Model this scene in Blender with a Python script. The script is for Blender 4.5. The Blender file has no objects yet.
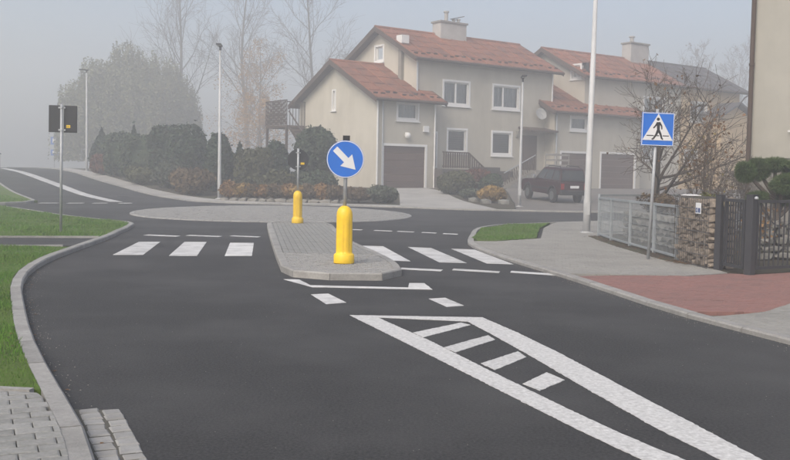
import bpy, bmesh, math, random
import numpy as np
from mathutils import Vector, Matrix
R = math.radians
random.seed(7)
rng = np.random.default_rng(7)
scene = bpy.context.scene
COL = scene.collection

# ------------------------------------------------------------------ camera
cd = bpy.data.cameras.new('camera')
cam = bpy.data.objects.new('camera', cd)
COL.objects.link(cam)
cd.sensor_width = 36.0
cd.lens = 950.0 / 790.0 * 36.0
cd.clip_start, cd.clip_end = 0.1, 3000
PITCH, ROLL = math.atan(56 / 950.0), R(1.0)
cam.matrix_world = (Matrix.Translation((0, 0, 1.58)) @ Matrix.Rotation(R(90) - PITCH, 4, 'X')
                    @ Matrix.Rotation(ROLL, 4, 'Z'))
scene.camera = cam

# ------------------------------------------------------------------ sky, sun, exposure
SUN_EL, SUN_AZ = R(42), R(-150)            # azimuth from +Y, clockwise positive: light from the left, behind the camera
w = bpy.data.worlds.new('World'); scene.world = w; w.use_nodes = True
nt = w.node_tree
for n in list(nt.nodes): nt.nodes.remove(n)
sky = nt.nodes.new('ShaderNodeTexSky'); sky.sky_type = 'NISHITA'; sky.sun_disc = False
sky.sun_elevation = SUN_EL; sky.sun_rotation = SUN_AZ
sky.air_density = 1.0; sky.dust_density = 4.8; sky.ozone_density = 1.0
bg = nt.nodes.new('ShaderNodeBackground'); bg.inputs[1].default_value = 0.15
wo = nt.nodes.new('ShaderNodeOutputWorld')
nt.links.new(sky.outputs[0], bg.inputs[0]); nt.links.new(bg.outputs[0], wo.inputs[0])
sl = bpy.data.lights.new('sun', 'SUN'); sl.energy = 1.5; sl.angle = R(40); sl.color = (1.0, 0.945, 0.85)
so = bpy.data.objects.new('sun', sl); COL.objects.link(so)
sd = Vector((math.sin(SUN_AZ) * math.cos(SUN_EL), math.cos(SUN_AZ) * math.cos(SUN_EL), math.sin(SUN_EL)))
so.rotation_euler = sd.to_track_quat('Z', 'Y').to_euler()
vs = scene.view_settings
vs.view_transform = 'Standard'; vs.look = 'None'; vs.gamma = 1.0; vs.exposure = 0.58
cy = scene.cycles
cy.use_denoising = True
cy.volume_bounces = 2; cy.max_bounces = 8; cy.transparent_max_bounces = 16
FOG = 0.0075

# ------------------------------------------------------------------ terrain height
def pchip(TY, TZ):
    n = len(TY); h = [TY[i+1]-TY[i] for i in range(n-1)]; d = [(TZ[i+1]-TZ[i])/h[i] for i in range(n-1)]
    m = [0]*n
    for i in range(1, n-1):
        if d[i-1]*d[i] > 0:
            w1 = 2*h[i]+h[i-1]; w2 = h[i]+2*h[i-1]; m[i] = (w1+w2)/(w1/d[i-1]+w2/d[i])
    def f(x):
        if x <= TY[0]: return TZ[0]
        if x >= TY[-1]: return TZ[-1]
        i = max(j for j in range(n-1) if TY[j] <= x)
        t = (x-TY[i])/h[i]
        return ((2*t**3-3*t*t+1)*TZ[i]+(t**3-2*t*t+t)*h[i]*m[i]+(-2*t**3+3*t*t)*TZ[i+1]+(t**3-t*t)*h[i]*m[i+1])
    return f
zleft = pchip([-50, 20, 30, 36, 40, 46, 54, 68, 80, 100, 140, 400], [0, 0, 0, .07, .15, .27, .68, 1.33, 1.52, 1.55, 1.5, 1.0])
zright = pchip([-50, 20, 30, 36, 40, 46, 54, 62, 140, 400], [0, 0, 0, .07, .15, .27, .66, .75, .75, .7])
def tz(x, y):
    s = min(1, max(0, (x + 9) / 6.0)); s = s*s*(3-2*s)
    return zleft(y)*(1-s) + zright(y)*s

# ------------------------------------------------------------------ materials
MATS = {}
def mat(name, c1, c2=None, scale=20.0, rough=0.85, bump=0.0, bscale=None, metal=0.0, detail=6.0, spec=0.35,
        c3=None, scale3=1.5, amt3=0.5, dist=0.01, coat=0.0, streak=False):
    if name in MATS: return MATS[name]
    m = bpy.data.materials.new(name); m.use_nodes = True
    t = m.node_tree; b = t.nodes['Principled BSDF']
    b.inputs['Roughness'].default_value = rough; b.inputs['Metallic'].default_value = metal
    b.inputs['Specular IOR Level'].default_value = spec
    if coat: b.inputs['Coat Weight'].default_value = coat
    tc = t.nodes.new('ShaderNodeTexCoord'); oi = t.nodes.new('ShaderNodeObjectInfo')
    ad = t.nodes.new('ShaderNodeVectorMath'); ad.operation = 'ADD'
    sc = t.nodes.new('ShaderNodeVectorMath'); sc.operation = 'SCALE'; sc.inputs['Scale'].default_value = 17.0
    cx = t.nodes.new('ShaderNodeCombineXYZ')
    t.links.new(oi.outputs['Random'], cx.inputs[0]); t.links.new(oi.outputs['Random'], cx.inputs[1])
    t.links.new(cx.outputs[0], sc.inputs[0])
    t.links.new(tc.outputs['Object'], ad.inputs[0]); t.links.new(sc.outputs[0], ad.inputs[1])
    def noise(s, det):
        n = t.nodes.new('ShaderNodeTexNoise'); n.inputs['Scale'].default_value = s
        n.inputs['Detail'].default_value = det; n.inputs['Roughness'].default_value = 0.62
        t.links.new(ad.outputs[0], n.inputs['Vector']); return n
    def ramp(src, lo=0.3, hi=0.7):
        r = t.nodes.new('ShaderNodeMapRange'); r.inputs[1].default_value = lo; r.inputs[2].default_value = hi
        t.links.new(src, r.inputs[0]); return r.outputs[0]
    c2 = c2 or tuple(x*0.75 for x in c1)
    n1 = noise(scale, detail)
    mx = t.nodes.new('ShaderNodeMix'); mx.data_type = 'RGBA'
    mx.inputs[6].default_value = (*c1, 1); mx.inputs[7].default_value = (*c2, 1)
    t.links.new(ramp(n1.outputs[0]), mx.inputs[0]); out = mx.outputs[2]
    if c3:
        n3 = noise(scale3, 4.0)
        if streak:                                  # rain streaks: the noise stretched along the height
            mp = t.nodes.new('ShaderNodeMapping'); mp.inputs['Scale'].default_value = (1.6, 1.6, .55)
            t.links.new(ad.outputs[0], mp.inputs[0]); t.links.new(mp.outputs[0], n3.inputs['Vector'])
        m3 = t.nodes.new('ShaderNodeMix'); m3.data_type = 'RGBA'; m3.inputs[7].default_value = (*c3, 1)
        mu = t.nodes.new('ShaderNodeMath'); mu.operation = 'MULTIPLY'; mu.inputs[1].default_value = amt3
        t.links.new(ramp(n3.outputs[0], 0.42, 0.68), mu.inputs[0]); t.links.new(mu.outputs[0], m3.inputs[0])
        t.links.new(out, m3.inputs[6]); out = m3.outputs[2]
    # each object a touch lighter or darker
    hs = t.nodes.new('ShaderNodeHueSaturation')
    vr = t.nodes.new('ShaderNodeMapRange'); vr.inputs[3].default_value = 0.9; vr.inputs[4].default_value = 1.1
    t.links.new(oi.outputs['Random'], vr.inputs[0]); t.links.new(vr.outputs[0], hs.inputs['Value'])
    t.links.new(out, hs.inputs['Color']); t.links.new(hs.outputs[0], b.inputs['Base Color'])
    if bump:
        nb = noise(bscale or scale*2, 5.0)
        bp = t.nodes.new('ShaderNodeBump'); bp.inputs['Strength'].default_value = bump; bp.inputs['Distance'].default_value = dist
        t.links.new(nb.outputs[0], bp.inputs['Height']); t.links.new(bp.outputs[0], b.inputs['Normal'])
    MATS[name] = m; return m
def glass_mat():
    m = bpy.data.materials.new('window_glass'); m.use_nodes = True; t = m.node_tree
    for n in list(t.nodes): t.nodes.remove(n)
    o = t.nodes.new('ShaderNodeOutputMaterial'); mx = t.nodes.new('ShaderNodeMixShader')
    tr = t.nodes.new('ShaderNodeBsdfTransparent'); tr.inputs[0].default_value = (.8, .85, .85, 1)
    gl = t.nodes.new('ShaderNodeBsdfGlossy'); gl.inputs['Roughness'].default_value = 0.04
    fr = t.nodes.new('ShaderNodeFresnel'); fr.inputs[0].default_value = 1.6
    ad = t.nodes.new('ShaderNodeMath'); ad.operation = 'ADD'; ad.inputs[1].default_value = 0.08
    t.links.new(fr.outputs[0], ad.inputs[0]); t.links.new(ad.outputs[0], mx.inputs[0])
    t.links.new(tr.outputs[0], mx.inputs[1]); t.links.new(gl.outputs[0], mx.inputs[2]); t.links.new(mx.outputs[0], o.inputs[0])
    return m
GLASS = glass_mat()
ASPHALT = mat('asphalt', (.017, .017, .018), (.070, .0705, .072), 46, .92, .9, 60, spec=.22, c3=(.080, .080, .081), scale3=.42, amt3=.7, dist=.008, detail=9)
FARGROUND = mat('field_grass', (.05, .06, .03), (.08, .08, .04), 3, .95)
PAINT = mat('road_paint', (.65, .65, .64), (.51, .51, .50), 24, .7, .8, 60, c3=(.27, .27, .265), scale3=2.2, amt3=.65, dist=.004)
PAINTC = mat('coarse_road_paint', (.66, .66, .65), (.46, .46, .45), 34, .75, .7, 40, c3=(.32, .32, .315), scale3=24, amt3=.6, dist=.012)
CONC = mat('kerb_concrete', (.33, .325, .31), (.25, .245, .235), 30, .9, .4, 80, c3=(.15, .15, .14), scale3=3, amt3=.5)
PAVER = mat('grey_paver', (.285, .285, .275), (.22, .22, .21), 40, .9, .35, 120, c3=(.15, .155, .14), scale3=5, amt3=.5)
DRIVEP = mat('drive_paver', (.36, .35, .325), (.29, .28, .26), 12, .9, .35, 90, c3=(.2, .195, .18), scale3=.8, amt3=.6)
PAVERL = mat('pale_paver', (.275, .27, .25), (.215, .21, .195), 12, .9, .35, 90, c3=(.17, .168, .155), scale3=.8, amt3=.6)
PAVERR = mat('red_paver', (.25, .128, .110), (.19, .104, .092), 10, .9, .35, 90, c3=(.16, .10, .09), scale3=1.2, amt3=.55)
JOINT = mat('sand_joint', (.13, .13, .12), (.17, .165, .15), 40, .95)
SETT = mat('sett_stone', (.31, .31, .30), (.22, .22, .215), 9, .88, .5, 60, c3=(.30, .29, .27), scale3=2.0, amt3=.5)
SOIL = mat('garden_soil', (.075, .06, .042), (.05, .042, .03), 6, .95, .6, 30, c3=(.06, .07, .035), scale3=.7, amt3=.7, dist=.05)
TURF = mat('turf', (.065, .120, .010), (.085, .135, .016), 14, .95, .6, 90, c3=(.07, .085, .03), scale3=1.4, amt3=.5, dist=.02)
BLADE = mat('grass_blade', (.054, .150, .008), (.092, .185, .013), 1.2, .8, c3=(.10, .11, .035), scale3=.6, amt3=.45)
PLASTER = mat('house_plaster', (.49, .46, .39), (.45, .425, .36), 1.3, .95, .2, 60, c3=(.33, .305, .25), scale3=.6, amt3=.42, streak=True)
PLASTERY = mat('yellow_plaster', (.50, .36, .19), (.45, .33, .18), 1.3, .95, .2, 60, c3=(.36, .27, .16), scale3=.6, amt3=.42, streak=True)
PLINTH = mat('dark_plinth', (.05, .042, .036), (.075, .062, .055), 5, .9, .3)
PLINTHG = mat('grey_plinth', (.25, .24, .22), (.20, .19, .17), 5, .9, .3)
ROOFR = mat('red_roof_tile', (.28, .105, .055), (.215, .085, .05), 3, .75, .25, 14, c3=(.11, .055, .042), scale3=.9, amt3=.75)
ROOFD = mat('dark_roof_sheet', (.07, .066, .068), (.055, .05, .052), 3, .6, .25, 14, c3=(.09, .07, .065), scale3=.9, amt3=.5)
FASCIA = mat('brown_fascia', (.085, .055, .042), (.065, .044, .034), 5, .7)
WHITE = mat('white_frame', (.72, .72, .71), (.66, .66, .65), 6, .5)
CURTAIN = mat('net_curtain', (.55, .56, .57), (.46, .47, .49), 7, .9)
DARKROOM = mat('dark_interior', (.035, .038, .042), (.05, .05, .055), 2, .9)
GARAGE = mat('garage_door', (.105, .065, .052), (.085, .055, .045), 6, .6, c3=(.13, .085, .07), scale3=1.2, amt3=.4)
DOORM = mat('brown_door', (.08, .05, .04), (.06, .04, .03), 6, .6)
WOODD = mat('dark_wood', (.075, .05, .036), (.055, .038, .028), 9, .8)
CHIM = mat('chimney_render', (.44, .43, .41), (.36, .355, .34), 2.5, .95, .25, 40, c3=(.26, .25, .24), scale3=1.0, amt3=.5)
GALV = mat('galvanised_steel', (.42, .44, .46), (.34, .36, .38), 14, .48, metal=.25, bump=.05)
LAMPW = mat('lamp_post_paint', (.47, .48, .49), (.41, .42, .43), 3, .45, c3=(.34, .35, .35), scale3=1.2, amt3=.4)
BLACKP = mat('black_sign_back', (.020, .022, .026), (.026, .028, .032), 8, .5)
YELLOW = mat('yellow_plastic', (.84, .56, .006), (.74, .47, .006), 5, .42, spec=.5, bump=.06, bscale=30, c3=(.50, .31, .03), scale3=6, amt3=.25)
STICK = mat('yellow_sticker', (.75, .5, .02), (.7, .46, .02), 8, .5)
BLUE = mat('sign_blue', (.002, .135, .58), (.002, .125, .54), 4, .38, spec=.5)
SIGNW = mat('sign_white', (.72, .73, .74), (.68, .69, .7), 4, .4)
SIGNK = mat('sign_black', (.012, .012, .013), (.016, .016, .017), 4, .4)
STEELK = mat('anthracite_steel', (.030, .031, .036), (.038, .039, .044), 10, .5)
MESHG = mat('grey_mesh_steel', (.36, .39, .41), (.30, .33, .35), 10, .5, metal=.3)
GABST = mat('gabion_stone', (.27, .225, .18), (.17, .14, .115), 9, .9, .5, 30, c3=(.36, .32, .26), scale3=3, amt3=.5)
DRYST = mat('dry_stone', (.24, .235, .22), (.17, .165, .155), 7, .9, .5, 30, c3=(.12, .13, .10), scale3=3, amt3=.5)
BARK = mat('bark', (.075, .06, .05), (.11, .095, .08), 12, .95, .6, 30)
BARKP = mat('pale_bark', (.12, .11, .10), (.08, .072, .065), 10, .95)
LEAF = {}
def leaf(name, c, c2=None):
    if name not in LEAF: LEAF[name] = mat(name, c, c2 or tuple(min(1, x*1.6) for x in c), 2.2, .8, c3=tuple(x*.7 for x in c), scale3=.9, amt3=.7)
    return LEAF[name]
CARP = mat('maroon_car_paint', (.030, .007, .009), (.025, .006, .008), 3, .4, spec=.35, coat=.1)
CARK = mat('black_car_trim', (.018, .018, .02), (.025, .025, .027), 9, .6)
RUBBER = mat('tyre_rubber', (.02, .02, .021), (.03, .03, .03), 20, .9)
RIM = mat('alloy_rim', (.16, .165, .17), (.12, .125, .13), 9, .45, metal=.5)
CARGLASS = mat('car_glass', (.035, .04, .043), (.028, .032, .036), 3, .16, spec=.35)
LAMPRED = mat('tail_lamp_red', (.25, .012, .01), (.2, .01, .01), 5, .25)

# ------------------------------------------------------------------ mesh helpers
class MB:
    def __init__(s): s.v = []; s.f = []; s.m = []
    def add(s, vs, fs, mi=0):
        o = len(s.v); s.v.extend(tuple(p) for p in vs)
        for f in fs: s.f.append(tuple(i+o for i in f)); s.m.append(mi)
    def box(s, a, b, mi=0):
        x0, y0, z0 = a; x1, y1, z1 = b
        s.add([(x0,y0,z0),(x1,y0,z0),(x1,y1,z0),(x0,y1,z0),(x0,y0,z1),(x1,y0,z1),(x1,y1,z1),(x0,y1,z1)],
              [(0,3,2,1),(4,5,6,7),(0,1,5,4),(1,2,6,5),(2,3,7,6),(3,0,4,7)], mi)
    def bar(s, p, q, w, h, up=(0,0,1), mi=0):
        p = Vector(p); q = Vector(q); d = (q-p).normalized(); u = Vector(up)
        if abs(d.dot(u)) > .98: u = Vector((1,0,0))
        a = d.cross(u).normalized()*w/2; b = a.cross(d).normalized()*h/2
        vs = [p-a-b, p+a-b, p+a+b, p-a+b, q-a-b, q+a-b, q+a+b, q-a+b]
        s.add(vs, [(0,1,2,3),(7,6,5,4),(0,4,5,1),(1,5,6,2),(2,6,7,3),(3,7,4,0)], mi)
    def tube(s, pts, rad, n=8, mi=0, cap=True):
        pts = [Vector(p) for p in pts]
        if not hasattr(rad, '__len__'): rad = [rad]*len(pts)
        base = len(s.v); ref = None
        for i, p in enumerate(pts):
            d = (pts[min(i+1, len(pts)-1)] - pts[max(i-1, 0)]).normalized()
            if ref is None: ref = d.orthogonal().normalized()
            ref = (ref - d*ref.dot(d))
            ref = ref.normalized() if ref.length > 1e-6 else d.orthogonal().normalized()
            b = d.cross(ref)
            for k in range(n):
                t = 2*math.pi*k/n
                s.v.append(tuple(p + (ref*math.cos(t) + b*math.sin(t))*rad[i]))
        for i in range(len(pts)-1):
            for k in range(n):
                k2 = (k+1) % n
                s.f.append((base+i*n+k, base+i*n+k2, base+(i+1)*n+k2, base+(i+1)*n+k)); s.m.append(mi)
        if cap:
            s.f.append(tuple(base+k for k in reversed(range(n)))); s.m.append(mi)
            s.f.append(tuple(base+(len(pts)-1)*n+k for k in range(n))); s.m.append(mi)
    def lathe(s, prof, n=24, c=(0,0,0), mi=0, flute=None):
        base = len(s.v)
        for (r, z) in prof:
            for k in range(n):
                t = 2*math.pi*k/n; rr = r*(flute(t, z) if flute else 1)
                s.v.append((c[0]+rr*math.cos(t), c[1]+rr*math.sin(t), c[2]+z))
        for i in range(len(prof)-1):
            for k in range(n):
                k2 = (k+1) % n
                s.f.append((base+i*n+k, base+i*n+k2, base+(i+1)*n+k2, base+(i+1)*n+k)); s.m.append(mi)
        s.f.append(tuple(base+k for k in reversed(range(n)))); s.m.append(mi)
        s.f.append(tuple(base+(len(prof)-1)*n+k for k in range(n))); s.m.append(mi)
    def prism(s, poly, fn0, fn1, mi=0):
        """poly of 2D points; fn0/fn1 map a 2D point to its 3D bottom / top point"""
        n = len(poly)
        vs = [fn0(*p) for p in poly] + [fn1(*p) for p in poly]
        fs = [tuple(reversed(range(n))), tuple(range(n, 2*n))]
        for i in range(n): fs.append((i, (i+1) % n, n+(i+1) % n, n+i))
        s.add(vs, fs, mi)
    def mesh(s, name, m, smooth=False):
        me = bpy.data.meshes.new(name); me.from_pydata(s.v, [], s.f)
        for q in (m if isinstance(m, (list, tuple)) else [m]): me.materials.append(q)
        if any(s.m): me.polygons.foreach_set('material_index', s.m)
        if smooth: me.polygons.foreach_set('use_smooth', [True]*len(me.polygons))
        me.update(); return me
    def build(s, name, m, parent=None, smooth=False, loc=None, fix=True):
        me = s.mesh(name, m, smooth)
        if fix:
            bm = bmesh.new(); bm.from_mesh(me); bmesh.ops.recalc_face_normals(bm, faces=bm.faces); bm.to_mesh(me); bm.free()
        return link(name, me, parent, loc)
def link(name, me, parent=None, loc=None, rz=0.0):
    o = bpy.data.objects.new(name, me); COL.objects.link(o)
    if parent: o.parent = parent
    if loc: o.location = loc
    if rz: o.rotation_euler = (0, 0, rz)
    return o
def tag(o, label, cat, group=None):
    o['label'] = label; o['category'] = cat
    if group: o['group'] = group
    return o
def struct(o): o['kind'] = 'structure'; return o
def stuff(o): o['kind'] = 'stuff'; return o
def thing(name, label, cat, loc=(0,0,0), rz=0.0, group=None):
    o = bpy.data.objects.new(name, None); o.empty_display_size = .2; COL.objects.link(o)
    o.location = loc; o.rotation_euler = (0, 0, rz); return tag(o, label, cat, group)
def bevel(o, wd=.01, seg=2):
    m = o.modifiers.new('bevel', 'BEVEL'); m.width = wd; m.segments = seg; m.limit_method = 'ANGLE'; m.angle_limit = R(40); return o
def npmesh(name, V, Fc, m):
    """V (n,3), Fc (k, 3 or 4) numpy"""
    me = bpy.data.meshes.new(name); k = Fc.shape[1]
    me.vertices.add(len(V)); me.vertices.foreach_set('co', np.asarray(V, np.float32).ravel())
    me.loops.add(Fc.size); me.loops.foreach_set('vertex_index', Fc.astype(np.int32).ravel())
    me.polygons.add(len(Fc)); me.polygons.foreach_set('loop_start', np.arange(0, Fc.size, k, dtype=np.int32))
    me.polygons.foreach_set('loop_total', np.full(len(Fc), k, np.int32))
    me.materials.append(m); me.update(calc_edges=True); return me

def drape(name, poly, off, m, cell=2.0, skirt=.25, thick=None, parent=None, zf=None):
    """polygon sheet laid on the terrain"""
    bm = bmesh.new()
    vs = [bm.verts.new((x, y, 0)) for x, y in poly]
    f = bm.faces.new(vs)
    if f.normal.z < 0 or sum(poly[i][0]*poly[(i+1)%len(poly)][1]-poly[(i+1)%len(poly)][0]*poly[i][1] for i in range(len(poly))) < 0:
        bmesh.ops.reverse_faces(bm, faces=[f])
    bmesh.ops.triangulate(bm, faces=bm.faces[:])
    xs = [p[0] for p in poly]; ys = [p[1] for p in poly]
    for ax, lo, hi in ((0, min(xs), max(xs)), (1, min(ys), max(ys))):
        c = math.ceil(lo/cell)*cell
        if c - lo < 1e-3: c += cell
        while c < hi - 1e-3:
            bmesh.ops.bisect_plane(bm, geom=bm.verts[:]+bm.edges[:]+bm.faces[:], plane_co=(c if ax == 0 else 0, c if ax == 1 else 0, 0),
                                   plane_no=(1,0,0) if ax == 0 else (0,1,0), dist=1e-5)
            c += cell
    bmesh.ops.triangulate(bm, faces=bm.faces[:])
    for v in bm.verts: v.co.z = (zf or tz)(v.co.x, v.co.y) + off
    if skirt:
        be = [e for e in bm.edges if len(e.link_faces) == 1]
        r = bmesh.ops.extrude_edge_only(bm, edges=be)
        for v in r['geom']:
            if isinstance(v, bmesh.types.BMVert): v.co.z -= skirt
    me = bpy.data.meshes.new(name); bm.to_mesh(me); bm.free(); me.materials.append(m)
    return link(name, me, parent)
def ragged(poly, step=.03, amp=.0028):
    out = []; r = random.Random(len(poly)*7+int(poly[0][1]*100))
    for i in range(len(poly)):
        a, b = poly[i], poly[(i+1) % len(poly)]; d = math.dist(a, b); n = max(1, int(d/step)); nx, ny = -(b[1]-a[1])/d, (b[0]-a[0])/d
        for k in range(n):
            t = k/n; j = r.gauss(0, amp) if k else 0
            out.append((a[0]+(b[0]-a[0])*t+nx*j, a[1]+(b[1]-a[1])*t+ny*j))
    return out
def inside(poly, x, y):
    r = False; j = len(poly)-1
    for i in range(len(poly)):
        xi, yi = poly[i]; xj, yj = poly[j]
        if (yi > y) != (yj > y) and x < (xj-xi)*(y-yi)/(yj-yi)+xi: r = not r
        j = i
    return r
def catmull(P, step=.25, closed=False):
    P = [Vector((p[0], p[1], 0)) for p in P]; out = []
    n = len(P); rngi = range(n if closed else n-1)
    for i in rngi:
        if closed: a, b, c, d = P[(i-1) % n], P[i], P[(i+1) % n], P[(i+2) % n]
        else: a, b, c, d = P[max(i-1, 0)], P[i], P[i+1], P[min(i+2, n-1)]
        k = max(1, int((c-b).length/step))
        for j in range(k):
            t = j/k
            out.append(.5*((2*b)+(c-a)*t+(2*a-5*b+4*c-d)*t*t+(3*b-a-3*c+d)*t**3))
    if not closed: out.append(P[-1])
    return [(p.x, p.y) for p in out]
def resample(P, L):
    out = [P[0]]; acc = 0
    for a, b in zip(P, P[1:]):
        d = math.dist(a, b)
        while d > 0 and acc + d >= L:
            t = (L-acc)/d; a = (a[0]+(b[0]-a[0])*t, a[1]+(b[1]-a[1])*t); out.append(a); d = math.dist(a, b); acc = 0
        acc += d
    if math.dist(out[-1], P[-1]) > L*.3: out.append(P[-1])
    return out
def offset(P, d):
    out = []
    for i, p in enumerate(P):
        a = P[max(i-1, 0)]; b = P[min(i+1, len(P)-1)]
        t = Vector((b[0]-a[0], b[1]-a[1])).normalized()
        out.append((p[0]-t.y*d, p[1]+t.x*d))
    return out
def kerb(name, P, width, top, m=CONC, L=1.0, base=-.15, smoothstep=.2):
    """kerbstones along the road-side line P; the stone lies to the left of the direction of travel"""
    root = bpy.data.objects.new(name, None); COL.objects.link(root); struct(root)
    fine = catmull(P, smoothstep); pts = resample(fine, L)
    inn = offset(pts, width)
    for i in range(len(pts)-1):
        def mixp(a, b, t): return (a[0]+(b[0]-a[0])*t, a[1]+(b[1]-a[1])*t)
        g = .006/L
        j = random.uniform(-.003, .003)
        a, b, c, d = mixp(pts[i], pts[i+1], g), mixp(pts[i], pts[i+1], 1-g), mixp(inn[i], inn[i+1], 1-g), mixp(inn[i], inn[i+1], g)
        mb = MB(); ch = .018
        quad = [a, b, c, d]
        zt = [tz(*q)+top+j for q in quad]
        # chamfer on the road side
        a2, b2 = mixp(a, d, ch/width), mixp(b, c, ch/width)
        vs = [(*a, tz(*a)+base), (*b, tz(*b)+base), (*c, tz(*c)+base), (*d, tz(*d)+base),
              (*a, zt[0]-ch), (*b, zt[1]-ch), (*b2, zt[1]), (*a2, zt[0]), (*c, zt[2]), (*d, zt[3])]
        mb.add(vs, [(0,1,5,4),(4,5,6,7),(7,6,8,9),(1,2,8,6,5),(2,3,9,8),(3,0,4,7,9),(3,2,1,0)])
        mb.build('kerbstone', m, root)
    return root
def parea(P): return sum(P[i][0]*P[(i+1) % len(P)][1]-P[(i+1) % len(P)][0]*P[i][1] for i in range(len(P)))/2
def clip_convex(subj, clip):
    """Sutherland-Hodgman: subj cut by the convex, counter-clockwise clip polygon"""
    out = list(subj)
    for i in range(len(clip)):
        A, B = clip[i], clip[(i+1) % len(clip)]; inp, out = out, []
        def sd(p): return (B[0]-A[0])*(p[1]-A[1])-(B[1]-A[1])*(p[0]-A[0])
        for j in range(len(inp)):
            p, q = inp[j], inp[(j+1) % len(inp)]; u, v = sd(p), sd(q)
            if u >= 0: out.append(p)
            if (u >= 0) != (v >= 0):
                t = u/(u-v); out.append((p[0]+(q[0]-p[0])*t, p[1]+(q[1]-p[1])*t))
        if not out: break
    return out
def pave(name, poly, parent, m, lw, ww, off, ang=0.0, gap=.006, th=.05, stagger=True, jit=.003, pieces=False, shape=None):
    """blocks laid inside a polygon; joined into one stuff part, or one object each"""
    ca, sa = math.cos(ang), math.sin(ang)
    loc = [(p[0]*ca+p[1]*sa, -p[0]*sa+p[1]*ca) for p in poly]
    x0, x1 = min(p[0] for p in loc), max(p[0] for p in loc); y0, y1 = min(p[1] for p in loc), max(p[1] for p in loc)
    mb = MB(); outl = []
    r = 0; y = math.floor(y0/ww)*ww
    while y < y1:
        x = math.floor(x0/lw)*lw + (lw/2 if stagger and r % 2 else 0)
        while x < x1:
            cx, cy_ = x+lw/2, y+ww/2
            wx, wy = cx*ca-cy_*sa, cx*sa+cy_*ca
            h = off + random.uniform(-jit, jit)
            a = lw/2-gap/2; b = ww/2-gap/2; c = min(a, b)*.18
            rect4 = [(-a,-b),(a,-b),(a,b),(-a,b)]
            def WP(q): return ((cx+q[0])*ca-(cy_+q[1])*sa, (cx+q[0])*sa+(cy_+q[1])*ca)
            nin = sum(inside(poly, *WP(q)) for q in rect4)
            bot = None
            if nin == 4:
                bot = rect4 if shape is None else [(p[0]*a, p[1]*b) for p in shape]
                topp = [(p[0]*(1-c/a), p[1]*(1-c/b)) for p in bot]
            elif nin:
                q = clip_convex(poly, [WP(p) for p in rect4])
                if len(q) > 2 and abs(parea(q)) > .12*4*a*b:
                    if parea(q) < 0: q.reverse()
                    bot = [(p[0]*ca+p[1]*sa-cx, -p[0]*sa+p[1]*ca-cy_) for p in q]
                    mx_ = sum(p[0] for p in bot)/len(bot); my_ = sum(p[1] for p in bot)/len(bot)
                    topp = [(mx_+(p[0]-mx_)*.95, my_+(p[1]-my_)*.95) for p in bot]
            if bot:
                n = len(bot)
                def W(q, dz):
                    gx, gy = WP(q)
                    return (gx, gy, tz(gx, gy)+dz)
                vs = [W(q, off-th) for q in bot]+[W(q, h-c*.35) for q in bot]+[W(q, h) for q in topp]
                fs = [tuple(range(2*n, 3*n))]
                for k in range(n):
                    k2 = (k+1) % n
                    fs += [(k, k2, n+k2, n+k), (n+k, n+k2, 2*n+k2, 2*n+k)]
                if pieces:
                    q = MB(); q.add(vs, fs); outl.append(q.build(name, m, parent, fix=False))
                else: mb.add(vs, fs)
            x += lw
        y += ww; r += 1
    if pieces: return outl
    o = mb.build(name, m, parent, fix=False); stuff(o); return o
#MARK_STRUCTURE
# ------------------------------------------------------------------ ground, road, pavements
def gridsheet(name, x0, x1, y0, y1, cx, cy_, off, m):
    xs = np.arange(x0, x1+1e-6, cx); ys = np.arange(y0, y1+1e-6, cy_)
    V = np.array([(x, y, tz(x, y)+off) for y in ys for x in xs]); nx = len(xs)
    i = np.arange(len(ys)-1)[:, None]*nx + np.arange(nx-1)[None, :]
    i = i.ravel(); F = np.stack([i, i+1, i+1+nx, i+nx], 1)
    return struct(link(name, npmesh(name, V, F, m)))
gridsheet('ground', -400, 400, -40, 400, 10, 10, -.35, FARGROUND)
road = gridsheet('road', -80, 30, -8, 160, 1, 1, 0, ASPHALT)
def mark(name, poly, m=PAINT, off=.005, cell=1.0):
    return drape(name, ragged(poly) if m is PAINTC else ragged(poly, .06, .002), off, m, cell, skirt=.004, parent=road)
# zebra crossing, both halves
for q in ([(-5.19,17.44),(-4.66,17.54),(-5.15,20.8),(-5.59,20.69)], [(-4.16,17.45),(-3.66,17.53),(-4.17,21.0),(-4.64,20.9)],
          [(-3.16,17.62),(-2.67,17.72),(-3.12,20.98),(-3.63,20.88)], [(-.70,20.72),(-.25,20.62),(.29,17.2),(-.16,17.28)],
          [(.29,20.55),(.78,20.42),(1.30,17.05),(.81,17.1)], [(1.21,20.3),(1.70,20.15),(2.13,16.95),(1.66,17.02)]):
    mark('zebra_stripe', q)
for q in ([(-6.05,22.8),(-5.2,22.55),(-5.16,22.82),(-6.0,23.1)], [(-5.06,22.95),(-4.22,22.7),(-4.18,22.97),(-5.03,23.2)],
          [(-4.02,23.05),(-3.3,22.8),(-3.26,23.05),(-3.98,23.3)],
          [(.10,15.72),(.76,15.5),(.81,15.76),(.12,15.98)], [(.96,15.72),(1.70,15.38),(1.75,15.64),(1.0,15.98)],
          [(1.90,15.5),(2.58,15.14),(2.64,15.40),(1.95,15.76)],
          [(-1.75,26.7),(-.95,26.4),(-.90,26.65),(-1.7,26.95)], [(-.60,26.3),(-.1,26.1),(-.06,26.35),(-.56,26.55)],
          [(.05,26.05),(.5,25.85),(.54,26.1),(.09,26.3)], [(.72,25.75),(1.1,25.55),(1.14,25.8),(.76,26.0)],
          [(1.28,25.4),(1.66,25.2),(1.7,25.45),(1.32,25.65)]):
    mark('line_dash', q)
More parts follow.
